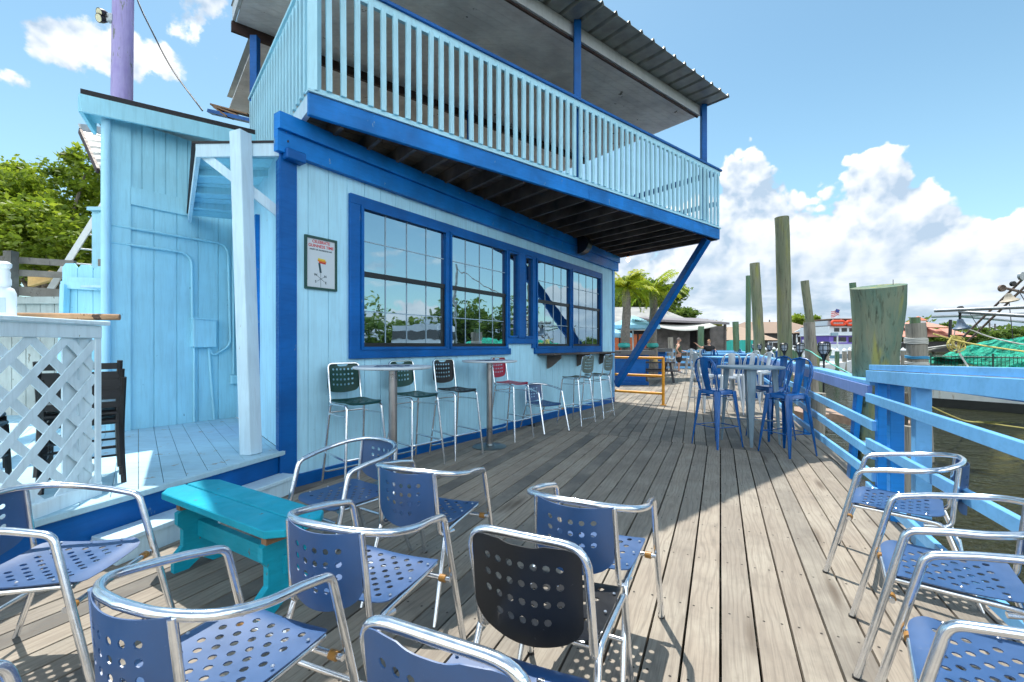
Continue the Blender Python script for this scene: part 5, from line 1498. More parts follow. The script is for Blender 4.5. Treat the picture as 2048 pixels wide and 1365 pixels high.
# restaurant buildings behind
def gable(name, lb, x0, x1, y0, y1, zw, zr, wallm, roofm, axis='x', ov=.5, rname='building', base=-.2):
    o = empty(name, ((x0 + x1) / 2, y0, base), lb, 'building')
    MB().box(((x0 + x1) / 2, (y0 + y1) / 2, (zw + base) / 2), (x1 - x0, y1 - y0, zw - base)).build('wall', wallm, o)
    mb = MB()
    if axis == 'x':
        ym = (y0 + y1) / 2; hip = (x1 - x0) * .18
        a = [Vector((x0 - ov, y0 - ov, zw)), Vector((x1 + ov, y0 - ov, zw)), Vector((x1 + ov, y1 + ov, zw)), Vector((x0 - ov, y1 + ov, zw)), Vector((x0 + hip, ym, zr)), Vector((x1 - hip, ym, zr))]
    else:
        xm = (x0 + x1) / 2
        a = [Vector((x0 - ov, y0 - ov, zw)), Vector((x1 + ov, y0 - ov, zw)), Vector((x1 + ov, y1 + ov, zw)), Vector((x0 - ov, y1 + ov, zw)), Vector((xm, y0 - ov, zr)), Vector((xm, y1 + ov, zr))]
        fs = [(0, 1, 4), (1, 2, 5, 4), (2, 3, 5), (3, 0, 4, 5), (0, 3, 2, 1)]
        mb.add(a, fs); mb.build('roof', roofm, o); return o
    mb.add(a, [(0, 1, 5, 4), (1, 2, 5), (2, 3, 4, 5), (3, 0, 4), (0, 3, 2, 1)]); mb.build('roof', roofm, o)
    return o
greyroof = plain('grey_metal_sheet_roof', (.30, .29, .27), .5, .2, vary=.2, scale=2)
gw = plain('dark_cabin_wall', (.045, .038, .04), .8, vary=.4)
o = gable('restaurant', 'building with a broad grey sheet roof behind the palms', 5.5, 13.2, 31, 43, 2.4, 4.5, gw, greyroof)
mb = MB()
for i in range(5): mb.box((7.0 + i * .62, 30.95, 1.5), (.5, .06, 1.3))
mb.build('window', plain('orange_lit_window', (.45, .10, .02), .4), o)
tk = empty('waterside_bar', W(1395, 700, 29.5), 'dark open sided bar hut with a pale shade sail in front', 'building')
xl, xr = W(1322, 700, 30).x, W(1441, 700, 30).x
wd = plain('weathered_grey_planks', (.13, .115, .11), .8, vary=.4, scale=3)
MB().box(((xl + xr) / 2, 34, 1.2), (xr - xl, .2, 2.7)).build('back_wall', M['dark_wood'], tk)
MB().box(((xl + xr) / 2, 31, .55), (xr - xl, .3, 1.1)).build('counter', wd, tk)
MB().box((xl + 1.0, 30.6, 1.35), (2.2, .2, 2.7)).build('side_wall', wd, tk)
MB().box((xr - .35, 30.2, 1.3), (.9, .9, 2.7)).build('side_wall', wd, tk)
q = [Vector((xl - .8, 29.4, 2.95)), Vector((xr + .5, 29.8, 2.75)), Vector((xr + .6, 35, 3.35)), Vector((xl - .8, 35, 3.5))]
mb = MB(); mb.hull(q, [p + Vector((0, 0, .14)) for p in q]); mb.build('roof', plain('purple_grey_roof', (.20, .18, .19), .7, vary=.2), tk)
for x in (xl + 2.6, xl + 4.4): MB().box((x, 30.4, 1.4), (.14, .14, 2.8)).build('post', wd, tk)
sa = empty('shade_sail', W(1370, 660, 28), 'cream shade sail stretched across the front of the dark bar hut', 'shade sail')
vs = []; fs = []; n = 14
for i in range(n + 1):
    t = i / n; x = W(1308 + 126 * t, 650, 28.6).x; sag = -.30 * math.sin(math.pi * t)
    vs += [(x, 28.6, 2.62 + sag), (x, 30.4, 3.0 + sag * .25)]
for i in range(n): fs.append((2 * i, 2 * i + 2, 2 * i + 3, 2 * i + 1))
ob = MB().add(vs, fs).build('cloth', plain('cream_canvas', (.58, .57, .52), .8), sa, smooth=80)
md = ob.modifiers.new('cloth', 'SOLIDIFY'); md.thickness = .015
beige = plain('beige_shingle_roof', (.33, .24, .175), .85, vary=.1, scale=1.5)
tan = plain('tan_roof', (.27, .19, .14), .85, vary=.1, scale=1.5)
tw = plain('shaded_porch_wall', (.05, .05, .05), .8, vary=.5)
o = gable('boathouse', 'beige roofed open shed right of the dark bar hut', *(W(1437, 700, 62).x, W(1548, 700, 62).x), 62, 74, 2.1, 4.15, tw, beige)
o = gable('marina_building', 'long tan roofed marina building behind the tallest piling', W(1500, 700, 72).x, W(1655, 700, 72).x, 72, 84, 3.3, 5.4, tw, tan)
mb = MB(); a_ = [W(1590, 664, 71.4), W(1638, 664, 71.4), W(1614, 653, 71.4)]; mb.hull(a_, [p + Vector((0, .3, 0)) for p in a_]); mb.build('gable_front', plain('pale_gable', (.42, .50, .56), .6), o)
mb = MB()
for i in range(9): p = W(1575 + i * 9, 674, 71.8); mb.box((p.x, 71.8, 1.6), (.12, .12, 3.0))
mb.build('porch_posts', M['roofwhite'], o)
tp = empty('teal_tarp', W(1460, 688, 50), 'turquoise tarpaulin wall under the trees right of the hut', 'tarp')
p = W(1462, 688, 50); mb = MB(); n = 12
vs = []; fs = []
for i in range(n + 1): vs += [(p.x - 2.4 + 4.8 * i / n, 50 + .08 * (i % 2), -.2), (p.x - 2.4 + 4.8 * i / n, 50 + .08 * (i % 2), 2.0 - .08 * (i % 3))]
for i in range(n): fs.append((2 * i, 2 * i + 2, 2 * i + 3, 2 * i + 1))
ob = mb.add(vs, fs).build('sheet', plain('turquoise_sheet', (.02, .40, .36), .6), tp); md = ob.modifiers.new('t', 'SOLIDIFY'); md.thickness = .02

# trees behind the restaurant
tree('broad_tree', (10, 48, 0), blob_px([(1235, 590, 30, 0), (1262, 580, 34, 2), (1300, 590, 34, 0), (1330, 600, 30, 3), (1350, 585, 22, 1), (1280, 610, 36, 1), (1340, 632, 26, 0), (1240, 620, 30, 1)], 46), 13000, .34, M['leaf_far'], 'dense dark green trees crown above the grey sheet roof', 'trees beyond the deck', .3, 21)
tree('broad_tree', (17, 46, 0), blob_px([(1370, 632, 16, 0), (1384, 628, 9, 1), (1360, 642, 18, 1), (1345, 645, 20, 0), (1378, 643, 10, 0)], 44), 6000, .28, M['leaf_far'], 'airy tree with gaps standing right of the grey roof', 'trees beyond the deck', .22, 22)
tree('broad_tree', (24, 66, 0), blob_px([(1398, 656, 14, 0), (1412, 653, 12, 1), (1430, 657, 12, 0), (1384, 660, 10, 0)], 56), 4000, .30, M['leaf_olive'], 'low olive yellow tree above the shade sail hut', 'trees beyond the deck', .2, 23)
tree('broad_tree', (62, 98, 0), blob_px([(1596, 642, 13, 0), (1584, 645, 10, 0), (1606, 648, 8, 0)], 98), 3500, .5, M['leaf'], 'bright round tree over the marina roof', 'trees beyond the deck', .4, 24)
tree('broad_tree', (68, 96, 0), blob_px([(1630, 645, 6, 0), (1634, 638, 5, 0), (1627, 652, 7, 0)], 96), 1600, .45, M['leaf'], 'small dark tree right of the leaning slim piling', 'trees beyond the deck', .3, 25)

# ------------------------------------------------------------------ far shore
mb = MB(); mb.prism([(3, 27.6), (17.0, 27.6), (24, 44), (60, 60), (78, 90), (140, 150), (225, 150), (240, 100), (320, 0), (360, -100), (390, -230), (420, -500), (1200, -500), (1200, 900), (-300, 900), (-300, 27.6)], -1.6, -.35)
tag(mb.build('ground', plain('shore_ground', (.14, .13, .08), .95, vary=.3)), kind='structure')
rng = random.Random(77)
def tree_band(name, label, pts, hmin, hmax, n, size, mat, seed):
    rng = random.Random(seed); mb = MB()
    for _ in range(n):
        t = rng.random() * (len(pts) - 1); i = int(t); p = Vector(pts[i]).lerp(Vector(pts[i + 1]), t - i)
        h = rng.uniform(hmin, hmax) * (.75 + .35 * math.sin(t * 9 + seed) + .2 * math.sin(t * 31)); w = h * .5
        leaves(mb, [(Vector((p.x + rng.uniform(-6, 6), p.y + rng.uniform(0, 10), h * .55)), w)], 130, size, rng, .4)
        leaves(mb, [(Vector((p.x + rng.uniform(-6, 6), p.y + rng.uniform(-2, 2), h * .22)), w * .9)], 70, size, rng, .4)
    return tag(mb.build(name, mat), label, 'trees', kind='stuff')
tree_band('treeline', 'green tree line along the far shore behind the fishing boat', [(110, 158, 0), (150, 158, 0), (200, 160, 0), (260, 155, 0)], 7, 11, 130, 1.5, M['leaf_far'], 5)
tree_band('treeline', 'distant wood across the harbour', [(248, 105, 0), (328, 0, 0), (368, -100, 0), (398, -230, 0)], 20, 38, 190, 2.8, M['leaf_far'], 6)
for i, (px, y, r, lb) in enumerate(((1992 - 96, 655, 10, 'umbrella shaped tree on the far shore left of the net boom'), (1846 - 10, 650, 7, 'darker tree left of the red roof'), (1955, 662, 11, 'flat topped tree on the far shore above the green net'), (2000, 672, 12, 'rounded tree on the far shore right of the flat topped one'), (1990 + 40, 668, 11, 'rounded tree on the far shore at the right edge'), (1790, 676, 13, 'olive tree beside the massive piling on the far shore'), (1812, 680, 12, 'yellow green tree in front of the red roof'))):
    Y = 140; tree('shore_tree', (W(px, 690, Y).x, Y, -.3), blob_px([(px, y, r, 0), (px - r * .7, y + 4, r * .7, 0), (px + r * .8, y + 5, r * .7, 0), (px, y + r, r, -1)], Y), 1500, .8, M['leaf_olive'] if i > 4 else M['leaf_far'], lb, 'trees on the far shore', .4, 40 + i)
# red roofed building
redr = plain('terracotta_roof', (.62, .20, .12), .7, vary=.1, scale=.5); redr2 = plain('salmon_roof', (.60, .27, .20), .7, vary=.08, scale=.5)
Y = 130; rb = empty('red_roofed_restaurant', W(1880, 690, Y), 'large building with tiered salmon red roofs and a little cupola on the far shore', 'building')
def slab_roof(x0, x1, yb_, xr0, xr1, yt, d0, d1, mat, nm='roof'):
    a, b, c, d = W(x0, yb_, Y), W(x1, yb_, Y), W(xr1, yt, Y), W(xr0, yt, Y)
    c.y += d1; d.y += d1; a2, b2 = a + Vector((0, d1 * 2, 0)), b + Vector((0, d1 * 2, 0))
    mb = MB(); mb.add([a, b, c, d, a2, b2], [(0, 1, 2, 3), (1, 5, 2), (0, 3, 4), (4, 3, 2, 5), (0, 4, 5, 1)]); mb.build(nm, mat, rb)
slab_roof(1790, 1955, 690 - 16, 1822, 1900, 652, 0, 8, redr2); slab_roof(1835, 1900, 655, 1850, 1878, 641, 0, 5, redr2); slab_roof(1896, 1935, 670, 1905, 1925, 656, 0, 4, redr2)
slab_roof(1835, 1856, 641, 1845, 1846, 632, 0, 1.5, redr)
a_ = W(1845, 690, Y + 3); MB().box((a_.x, Y + 4, W(1845, 643, Y).z - .4), (2.0, 2, 1.4)).build('cupola', M['roofwhite'], rb)
a_, b_ = W(1800, 690, Y), W(1950, 690, Y); MB().box(((a_.x + b_.x) / 2, Y + 8, 1), (b_.x - a_.x - 2, 10, 3)).build('wall', tw, rb)
# poles on the horizon
for i, (px, y0) in enumerate(((1514, 640), (1539, 640), (1979, 645), (1990, 648))):
    p = W(px, y0, 150); o = empty('utility_pole', (p.x, 150, 0), ('thin utility pole right of the beige roof', 'thin utility pole with a crossarm left of the tallest piling', 'thin mast left of two above the far trees', 'thin mast right of two above the far trees')[i], 'pole', 'poles on the horizon')
    MB().beam((p.x, 150, 0), p, .3, .3).build('shaft', wd, o); MB().beam(p + Vector((-1, 0, -.9)), p + Vector((1, 0, -.9)), .15, .15).build('crossarm', wd, o)
# docks with capped posts and white boats
def dock(px0, px1, Y, z, lb, th=.18):
    o = empty('dock', W(px0, 700, Y), lb, 'dock', 'wooden docks in the harbour')
    a, b = W(px0, 700, Y).x, W(px1, 700, Y).x; MB().box(((a + b) / 2, Y + .8, z), (b - a, 1.6, th)).build('decking', plain('dock_wood', (.34, .24, .18), .8, vary=.3), o)
    x = a + .3; g = MB()
    while x < b: g.tube([(x, Y + .3, -1.6), (x, Y + .3, z)], .09, 8); x += 2.6
    g.build('supports', M['piling_grey'], o)
dock(1560, 1800, 36, -.35, 'reddish dock strip crossing behind the short piling'); dock(1540, 1830, 48, -.3, 'farther dock behind the reddish one'); dock(1480, 1660, 27.5, -.5, 'nearest dock strip seen through the tall pilings')
dock(1620, 1715, 12.6, -.62, 'low grey dock corner just beyond the far railing', th=.22); dock(1758, 1850, 10.2, -.45, 'small dock platform at the foot of the rope wound piling', th=.2)
caps = [(1674, 703, 35.5, 8, 'capped green post, left of the pair on the reddish dock'), (1689, 703, 35.8, 8, 'capped pinkish post, right of the pair on the reddish dock'), (1642, 699, 47.5, 6, 'capped post left of the white boat'), (1649, 700, 47.5, 6, 'capped post close right of another by the white boat'),
        (1787, 699, 34, 7, 'first capped post between the massive piling and the rope wound one'), (1794, 702, 32, 9, 'second capped post between the massive piling and the rope wound one'), (1806, 702, 33, 8, 'third capped post between the massive piling and the rope wound one'),
        (1600, 700, 40, 7, 'capped post right of the tallest piling'), (1575, 702, 42, 6, 'capped post just behind the tallest piling'), (1660, 699, 52, 6, 'capped post in front of the cruise boat')]
for px, y, Yc, w, lb in caps:
    p = W(px, y, Yc); o = empty('capped_post', (p.x, Yc, -1.5), lb, 'post', 'white capped dock posts'); r = w / 2 * Yc / FPX
    MB().tube([(p.x, Yc, -1.6), (p.x, Yc, p.z)], r, 10).build('shaft', M['piling_green'] if px not in (1689, 1806) else M['piling_grey'], o, smooth=60)
    MB().lathe([(r * 1.15, -.02), (r * 1.15, .06), (r * .2, r * 1.5), (.01, r * 1.55)], p, 10).build('cap', M['roofwhite'], o, smooth=30)
rs_ = random.Random(12)
for px, y, Yc in ((1548, 699, 39), (1556, 701, 44), (1586, 700, 46), (1592, 702, 39), (1636, 701, 41), (1655, 703, 38), (1664, 700, 49), (1668, 702, 43), (1699, 702, 39), (1779, 700, 41), (1784, 703, 38), (1813, 702, 40), (1819, 700, 45), (1531, 700, 47), (1524, 702, 42), (1700, 699, 52)):
    w = 6; p = W(px, y, Yc); r = w / 2 * Yc / FPX
    o = empty('capped_post', (p.x, Yc, -1.5), 'tiny white capped post among the distant docks', 'post', 'small far dock posts')
    MB().tube([(p.x, Yc, -1.6), (p.x, Yc, p.z)], r, 8).build('shaft', M[('piling_green', 'piling_grey')[int(px) % 2]], o, smooth=60)
    MB().lathe([(r * 1.15, -.02), (r * 1.15, .06), (r * .2, r * 1.5), (.01, r * 1.55)], p, 8).build('cap', M['roofwhite'], o, smooth=30)
def motor_boat(px, Y, L_, lb, rz=0, cab=True):
    p = W(px, 700, Y); o = empty('motor_boat', (p.x, Y, WATER_Z), lb, 'boat', 'white motor boats at the docks', rz)
    wm_ = plain('white_gelcoat', (.72, .74, .76), .25, vary=.04)
    st = []; n = 9
    for i in range(n + 1):
        t = i / n; x = -L_ / 2 + L_ * t; w = L_ * .15 * min(1, (1 - t) * 2.4 + .02) ** .6; sh = .85 + .35 * t * t
        st.append([(x, -w, sh), (x, -w * .8, .25), (x, 0, -.05), (x, w * .8, .25), (x, w, sh)])
    vs = [q for s_ in st for q in s_]; fs = []
    for i in range(n):
        for j in range(4): fs.append((i * 5 + j, i * 5 + j + 1, i * 5 + j + 6, i * 5 + j + 5))
        fs.append((i * 5 + 4, i * 5, i * 5 + 5, i * 5 + 9))
    fs.append((0, 1, 2, 3, 4)); MB().add(vs, fs).build('hull', wm_, o, local=True)
    MB().box((0, 0, .62), (L_ * .9, .02, .12)).build('stripe', tan, o, local=True)
    if cab:
        q = [(-.22, -.09), (.12, -.09), (.12, .09), (-.22, .09)]; q2 = [(-.18, -.07), (.0, -.07), (.0, .07), (-.18, .07)]
        MB().hull([Vector((x * L_, y * L_, .8)) for x, y in q], [Vector((x * L_, y * L_, 1.9)) for x, y in q2]).build('cabin', wm_, o, local=True)
        MB().hull([Vector((x * L_ * 1.01, y * L_ * 1.03, 1.2)) for x, y in q], [Vector((x * L_ * .99, y * L_ * 1.05, 1.65)) for x, y in q2]).build('window', plain('boat_glass', (.05, .12, .16), .1), o, local=True)
        g = MB(); g.tube([(-.2 * L_, -.08 * L_, 1.9), (-.2 * L_, -.08 * L_, 2.7), (-.02 * L_, -.08 * L_, 2.7)], .03, 6); g.tube([(-.2 * L_, .08 * L_, 1.9), (-.2 * L_, .08 * L_, 2.7), (-.02 * L_, .08 * L_, 2.7)], .03, 6)
        g.build('rail', M['screw'], o, local=True)
    return o
motor_boat(1690, 42, 5.2, 'white motor boat with a raked windscreen left of the massive piling'); motor_boat(1583, 56, 5.0, 'white motor boat behind the tallest piling'); motor_boat(1628, 50, 4.2, 'small white boat between the leaning piling and the cruise boat', cab=False)
motor_boat(1455, 30, 3.6, 'white boat moored beside the man in black', cab=False); motor_boat(1775, 60, 5, 'white boat partly hidden behind the massive piling on its right'); motor_boat(1545, 33, 3.4, 'low white boat behind the torches', cab=False)
motor_boat(1560, 43, 4.6, 'white boat left of the tallest piling behind the torches'); motor_boat(1652, 36, 4.0, 'white open boat behind the green roped piling', cab=False); motor_boat(1800, 52, 5.2, 'white boat between the massive piling and the rope wound one')
# cruise boat
Yc = 62; cb_ = empty('cruise_boat', W(1690, 700, Yc) * 1, 'white double decker cruise boat with orange life rafts and a flag', 'boat')
wht = plain('ship_white', (.62, .68, .76), .4, vary=.05); pur = plain('ship_purple', (.16, .10, .50), .45, vary=.1)
def cbx(x0, x1, y0, y1, nm, mat, d=0, dep=5, par=None):
    a, b = W(x0, y1, Yc), W(x1, y0, Yc); return MB().box(((a.x + b.x) / 2, Yc + d + dep / 2, (a.z + b.z) / 2), (b.x - a.x, dep, b.z - a.z)).build(nm, mat, par or cb_)
cbx(1655, 1762, 712, 716, 'hull', wht, -.4, 7)
cbx(1658, 1760, 671, 688, 'lower_deck', pur, 0, 6); cbx(1658, 1760, 688, 712, 'lower_deck', wht, .1, 5.8); up_ = cbx(1656, 1762, 653, 670, 'upper_deck', wht, -.3, 6.4); cbx(1655, 1763, 669.6, 671.6, 'trim', wht, -.4, 6.8)
cbx(1664, 1755, 641, 651.5, 'cabin', wht, .9, 4.6); cbx(1660, 1760, 651.5, 653, 'trim', M['black'], -.35, 6.5); cbx(1662, 1760, 637.5, 639, 'roof', brown_ if 'brown_' in globals() else tan, -.2, 6)
for x in (1664, 1680, 1700, 1720, 1740, 1757): cbx(x, x + .6, 639, 652, 'post', M['screw'], -.2, .1)
for x in (1665, 1680, 1695, 1710, 1725): cbx(x, x + 10.5, 656.5, 664.0, 'window', M['black'], -.33, .1, up_)
for x in (1667, 1680, 1697, 1714): cbx(x, x + 12, 674.5, 685, 'window', M['black'], -.04, .1)
orng = plain('orange_raft', (.75, .07, .02), .5)
for x in (1664, 1694, 1724):
    a, b = W(x + 4, 646.5, Yc - .7), W(x + 21, 646.5, Yc - .7)
    t_ = [(a.x - .15, 0), (b.x + .15, 0)]
    q = []
    for i in range(20):
        an = 2 * math.pi * i / 20; cx_, cz_ = math.cos(an), math.sin(an)
        q.append(Vector(((a.x if cx_ < 0 else b.x) + cx_ * .30, Yc - .7, a.z + cz_ * .26)))
    MB().tube(q, .17, 8, closed=True).build('life_raft', orng, cb_, smooth=60)
    g = MB()
    for i in range(6): xx = a.x + (b.x - a.x) * i / 5; g.box((xx, Yc - .72, a.z), (.06, .06, .4))
    g.build('raft_lashing', M['roofwhite'], cb_)
fp = W(1689, 626, Yc); MB().tube([(fp.x, Yc + 1, W(0, 640, Yc).z), (fp.x, Yc + 1, fp.z + .6)], .03, 6).build('mast', M['roofwhite'], cb_)
fg = MB(); vs = []; fs = []
F_ = empty('flag', (fp.x, Yc + 1, fp.z), 'small red white and blue striped flag flying on the cruise boat', 'flag')
cols_ = [plain('flag_red', (.5, .03, .05), .7), plain('flag_white', (.75, .75, .78), .7), plain('flag_blue', (.03, .05, .25), .7)]
for k in range(7):
    mb = MB(); vs = []; fs = []
    for i in range(7):
        t = i / 6; x = fp.x - 1.15 * t; y_ = Yc + 1 + .12 * math.sin(t * 6); z = fp.z + .55 - .35 * t + .06 * math.sin(t * 7) - k * .115
        vs += [(x, y_, z), (x, y_, z - .115), (x, y_ + .01, z), (x, y_ + .01, z - .115)]
    for i in range(6): a = 4 * i; fs += [(a, a + 4, a + 5, a + 1), (a + 2, a + 3, a + 7, a + 6)]
    mb.add(vs, fs).build('stripe', cols_[k % 2], F_)
MB().box((fp.x - .26, Yc + .97, fp.z + .33), (.5, .02, .42), m=Matrix.Rotation(.3, 3, 'Y')).build('canton', cols_[2], F_)
rs = empty('red_sign', W(1643, 655, 80), 'red roof sign between the marina roof and the cruise boat', 'sign')
MB().box(W(1643, 656, 80), (1.6, .2, .9)).build('board', plain('sign_red', (.5, .04, .06), .5), rs)
MB().box(W(1643, 656, 79.8) + Vector((0, 0, .02)), (1.0, .05, .14)).build('lettering_bar', M['roofwhite'], rs)
MB().beam(W(1643, 660, 80) - Vector((0, 0, 3)), W(1643, 660, 80), .1, .1).build('post', wd, rs)
# white lift frames
for i, (px, Yf) in enumerate(((1650, 44), (1588, 50), (1600, 47))):
    p = W(px, 700, Yf); o = empty('boat_lift', (p.x, Yf, -1), ('white boat lift frame with a long crossbeam in front of the cruise boat', 'slim white boat lift pole right of the tallest piling', 'leaning white boat lift pole behind the short piling')[i], 'boat lift', 'white boat lifts')
    L2 = 1.2 if i == 0 else .3; zt = W(px, 672 + 4 * i, Yf).z
    for s in (-1, 1): MB().tube([(p.x + s * L2, Yf, -1.5), (p.x + s * L2, Yf, zt)], .07, 8).build('post', M['roofwhite'], o, smooth=60)
    MB().beam((p.x - L2 * 1.5, Yf, zt - .9), (p.x + L2 * 1.5, Yf, zt - .9), .12, .14).build('crossbeam', M['roofwhite'], o)
    if i == 0: MB().box((p.x + .9, Yf, zt + .15), (.55, .3, .3)).build('motor_box', M['grey_metal'], o)
# ------------------------------------------------------------------ fishing boat
FB0 = Vector((16.4, 18.0, 0)); FD = Vector((.60, -.80, 0)).normalized(); FN = Vector((.80, .60, 0)).normalized()   # along the near side; away from us
fb_ = empty('fishing_boat', (FB0.x, FB0.y, WATER_Z), 'white shrimp boat with rust streaks, outrigger booms and bright green nets', 'boat')
def FBP(t, n, z): return FB0 + FD * t + FN * n + Vector((0, 0, z))
def hull_mat():
    t = NT('rust_streaked_hull'); b = t.mix(t.ramp(t.noise(t.geo((1.2, 1.2, .5)), 2, 5), .35, .7), (.62, .66, .66), (.78, .80, .78))
    b = t.mix(t.ramp(t.noise(t.geo((4.5, 4.5, .35)), 1, 5, .6), .60, .70, 0, .8), b, (.26, .15, .06))
    t.col(b); t.set(.5); return t.m
hm = hull_mat(); n = 16; L_ = 15.0; secs = []
for i in range(n + 1):
    t = i / n; x = t * L_; hw = 2.3 * (1 - max(0, (t - .55) / .45) ** 2.2) + .02; rise = 1.5 * max(0, t - .4) ** 2
    secs.append([FBP(x, 2.3 - hw, .42 + rise), FBP(x, 2.3 - hw + .05, -.35), FBP(x, 2.3 - hw * .9, -1.25), FBP(x, 2.3 + hw * .9, -1.25), FBP(x, 2.3 + hw, .42 + rise)])
vs = [p for s_ in secs for p in s_]; fs = []
for i in range(n):
    for j in range(5): fs.append((i * 5 + j, i * 5 + (j + 1) % 5, (i + 1) * 5 + (j + 1) % 5, (i + 1) * 5 + j))
fs += [(0, 1, 2, 3, 4), tuple(n * 5 + k for k in range(5))]
hl_ = MB().add(vs, fs).build('hull', hm, fb_)
mb = MB()
for i in range(n):
    a, b = secs[i][0], secs[i + 1][0]; mb.beam(a + Vector((0, 0, .05)), b + Vector((0, 0, .05)), .12, .12)
    a, b = secs[i][4], secs[i + 1][4]; mb.beam(a + Vector((0, 0, .05)), b + Vector((0, 0, .05)), .12, .12)
mb.beam(secs[0][0] + Vector((0, 0, .05)), secs[0][4] + Vector((0, 0, .05)), .12, .12)
mb.build('gunwale', M['piling_green'], hl_)
mb = MB()
for i in range(n):
    a, b = secs[i][1].lerp(secs[i][2], .36), secs[i + 1][1].lerp(secs[i + 1][2], .36); o_ = FN * -.02
    mb.add([a + o_, b + o_, b + o_ + Vector((0, 0, -.5)), a + o_ + Vector((0, 0, -.5))], [(0, 1, 2, 3)])
    mb.add([a + o_ * 2, b + o_ * 2, b + o_ * 2 + Vector((0, 0, -.5)), a + o_ * 2 + Vector((0, 0, -.5))], [(3, 2, 1, 0)])
mb.build('boot_stripe', plain('black_fouled_paint', (.012, .014, .012), .6, vary=.5), hl_)
MB().box(FBP(11, 2.3, 1.6), (3.4, 2.6, 2.4), rz=math.atan2(FD.y, FD.x)).build('wheelhouse', wht, fb_)
MB().box(FBP(11, 2.3, 2.1), (3.46, 2.66, .6), rz=math.atan2(FD.y, FD.x)).build('window', plain('cabin_glass', (.02, .03, .04), .1), fb_)
# mesh rail and green nets on deck
mb = MB()
for i in range(70):
    x = .1 + i * .1; mb.tube([FBP(x, .06, .42), FBP(x, .06, 1.02)], .008, 4)
for z in (.55, .68, .81, .94): mb.tube([FBP(.1, .06, z), FBP(7.1, .06, z)], .007, 4)
mb.build('mesh_rail', M['black'], fb_)
mb = MB()
for x in (.1, 1.8, 3.5, 5.2, 7.1): mb.tube([FBP(x, .06, .4), FBP(x, .06, 1.1)], .03, 6)
mb.tube([FBP(.1, .06, .96), FBP(7.1, .06, .96)], .025, 6); mb.build('rail_frame', plain('dark_green_pipe', (.02, .07, .05), .5), fb_)
MB().box(FBP(3.5, 1.6, .7), (4, 1.6, .6), rz=math.atan2(FD.y, FD.x)).build('fish_hold', wht, fb_)
def net_mat():
    t = NT('green_net'); n1 = t.noise(t.geo((6, 6, 9)), 1, 6, .7, 1.2)
    t.col(t.mix(t.ramp(n1, .35, .62), (.0, .14, .09), (.01, .50, .33))); t.set(.7); t.bump(n1, 1, .08); return t.m
nm_ = net_mat(); rng = random.Random(9)
from mathutils import noise as mnoise
def drape(x0, x1, n0, n1, zf, nx, ny, name, parent=None):
    vs = []; fs = []
    for i in range(nx + 1):
        for j in range(ny + 1):
            x = x0 + (x1 - x0) * i / nx; y = n0 + (n1 - n0) * j / ny
            z = zf(i / nx, j / ny); p = FBP(x, y, z)
            p += Vector((0, 0, .13 * mnoise.noise(Vector((x * 2.2, y * 3, 0))) + .07 * mnoise.noise(Vector((x * 7, y * 9, 3))))) + FN * .12 * mnoise.noise(Vector((x * 4, z * 5, 7))); vs.append(p)
    for i in range(nx):
        for j in range(ny): a = i * (ny + 1) + j; fs.append((a, a + 1, a + ny + 2, a + ny + 1))
    o = MB().add(vs, fs).build(name, nm_, parent or fb_); md = o.modifiers.new('t', 'SOLIDIFY'); md.thickness = .02; return o
def netz(u, v):
    ridge = .80 + .95 * min(1, u / .24) + .1 * math.sin(u * 17); foot = .62 + .22 * math.sin(u * 9 + 1) + .12 * math.sin(u * 23)
    s = math.sin(math.pi * min(1, v * 1.15) * .5 + 0.0) if v < .87 else 1 - (v - .87) * 2
    return foot + (ridge - foot) * s
drape(.1, 7.4, .02, 1.6, netz, 60, 26, 'net')
drape(-.3, 1.0, .4, 2.2, lambda u, v: .62 + .25 * math.sin(math.pi * v) + .1 * u, 16, 16, 'net')
# outrigger booms, poles, blocks
pm = plain('galvanised_pipe', (.30, .32, .33), .45, .6, vary=.2); rm = plain('rusty_pipe', (.16, .12, .10), .6, .4, vary=.4)
def pipe(a, b, r, m, nm): return MB().tube([a, b], r, 8).build(nm, m, fb_, smooth=60)
pipe(W(1869, 622, 15.2), W(2110, 612, 13.0), .055, pm, 'boom'); pipe(W(1918, 624, 15.0), W(2110, 636, 13.0), .055, pm, 'boom')
pipe(W(1863, 634, 18.0), W(2110, 626, 16.5), .05, pm, 'boom'); pipe(W(1905, 632, 18.0), W(2110, 650, 16.5), .045, pm, 'boom')
pipe(W(1900, 700, 16.4), W(2075, 530, 14.2), .035, rm, 'rig_pole'); pipe(W(1912, 706, 16.2), W(2090, 535, 14.0), .035, rm, 'rig_pole')
pipe(W(2003, 575, 14.9), W(2110, 600, 14.0), .04, rm, 'rig_pole')
pipe(W(1901, 640, 17.4), W(1899, 700, 17.4), .05, M['black'], 'stanchion')
mst = FBP(8.6, 2.3, .4); pipe(mst, mst + Vector((0, 0, 6.5)), .09, pm, 'mast')
pipe(mst + Vector((0, 0, 6.2)), W(2090, 535, 14.0), .03, rm, 'stay')
def pulley(px, y, Y, r, m):
    c = W(px, y, Y); g = MB(); g.tube([c - Vector((.0, .04, 0)), c + Vector((0, .04, 0))], r, 14); return g.build('pulley', m, fb_, smooth=40)
pulley(2045, 553, 14.3, .13, pm); pulley(2004, 577, 14.8, .11, rm); pulley(1921, 618, 15.0, .09, M['black']); pulley(2026, 568, 14.6, .08, M['black'])
def block(px, y0, y1, Y, m):
    a, b = W(px, y0, Y), W(px + 4, y1, Y); MB().tube([a, a.lerp(b, .25), a.lerp(b, .6), a.lerp(b, .85), b], [.07, .09, .13, .24, .20], 12).build('float_block', m, fb_, smooth=50)
block(1920, 639, 659, 15.0, plain('blue_grey_block', (.10, .15, .22), .5)); block(2016, 588, 604, 14.6, plain('worn_cream_block', (.42, .36, .28), .6, vary=.3))
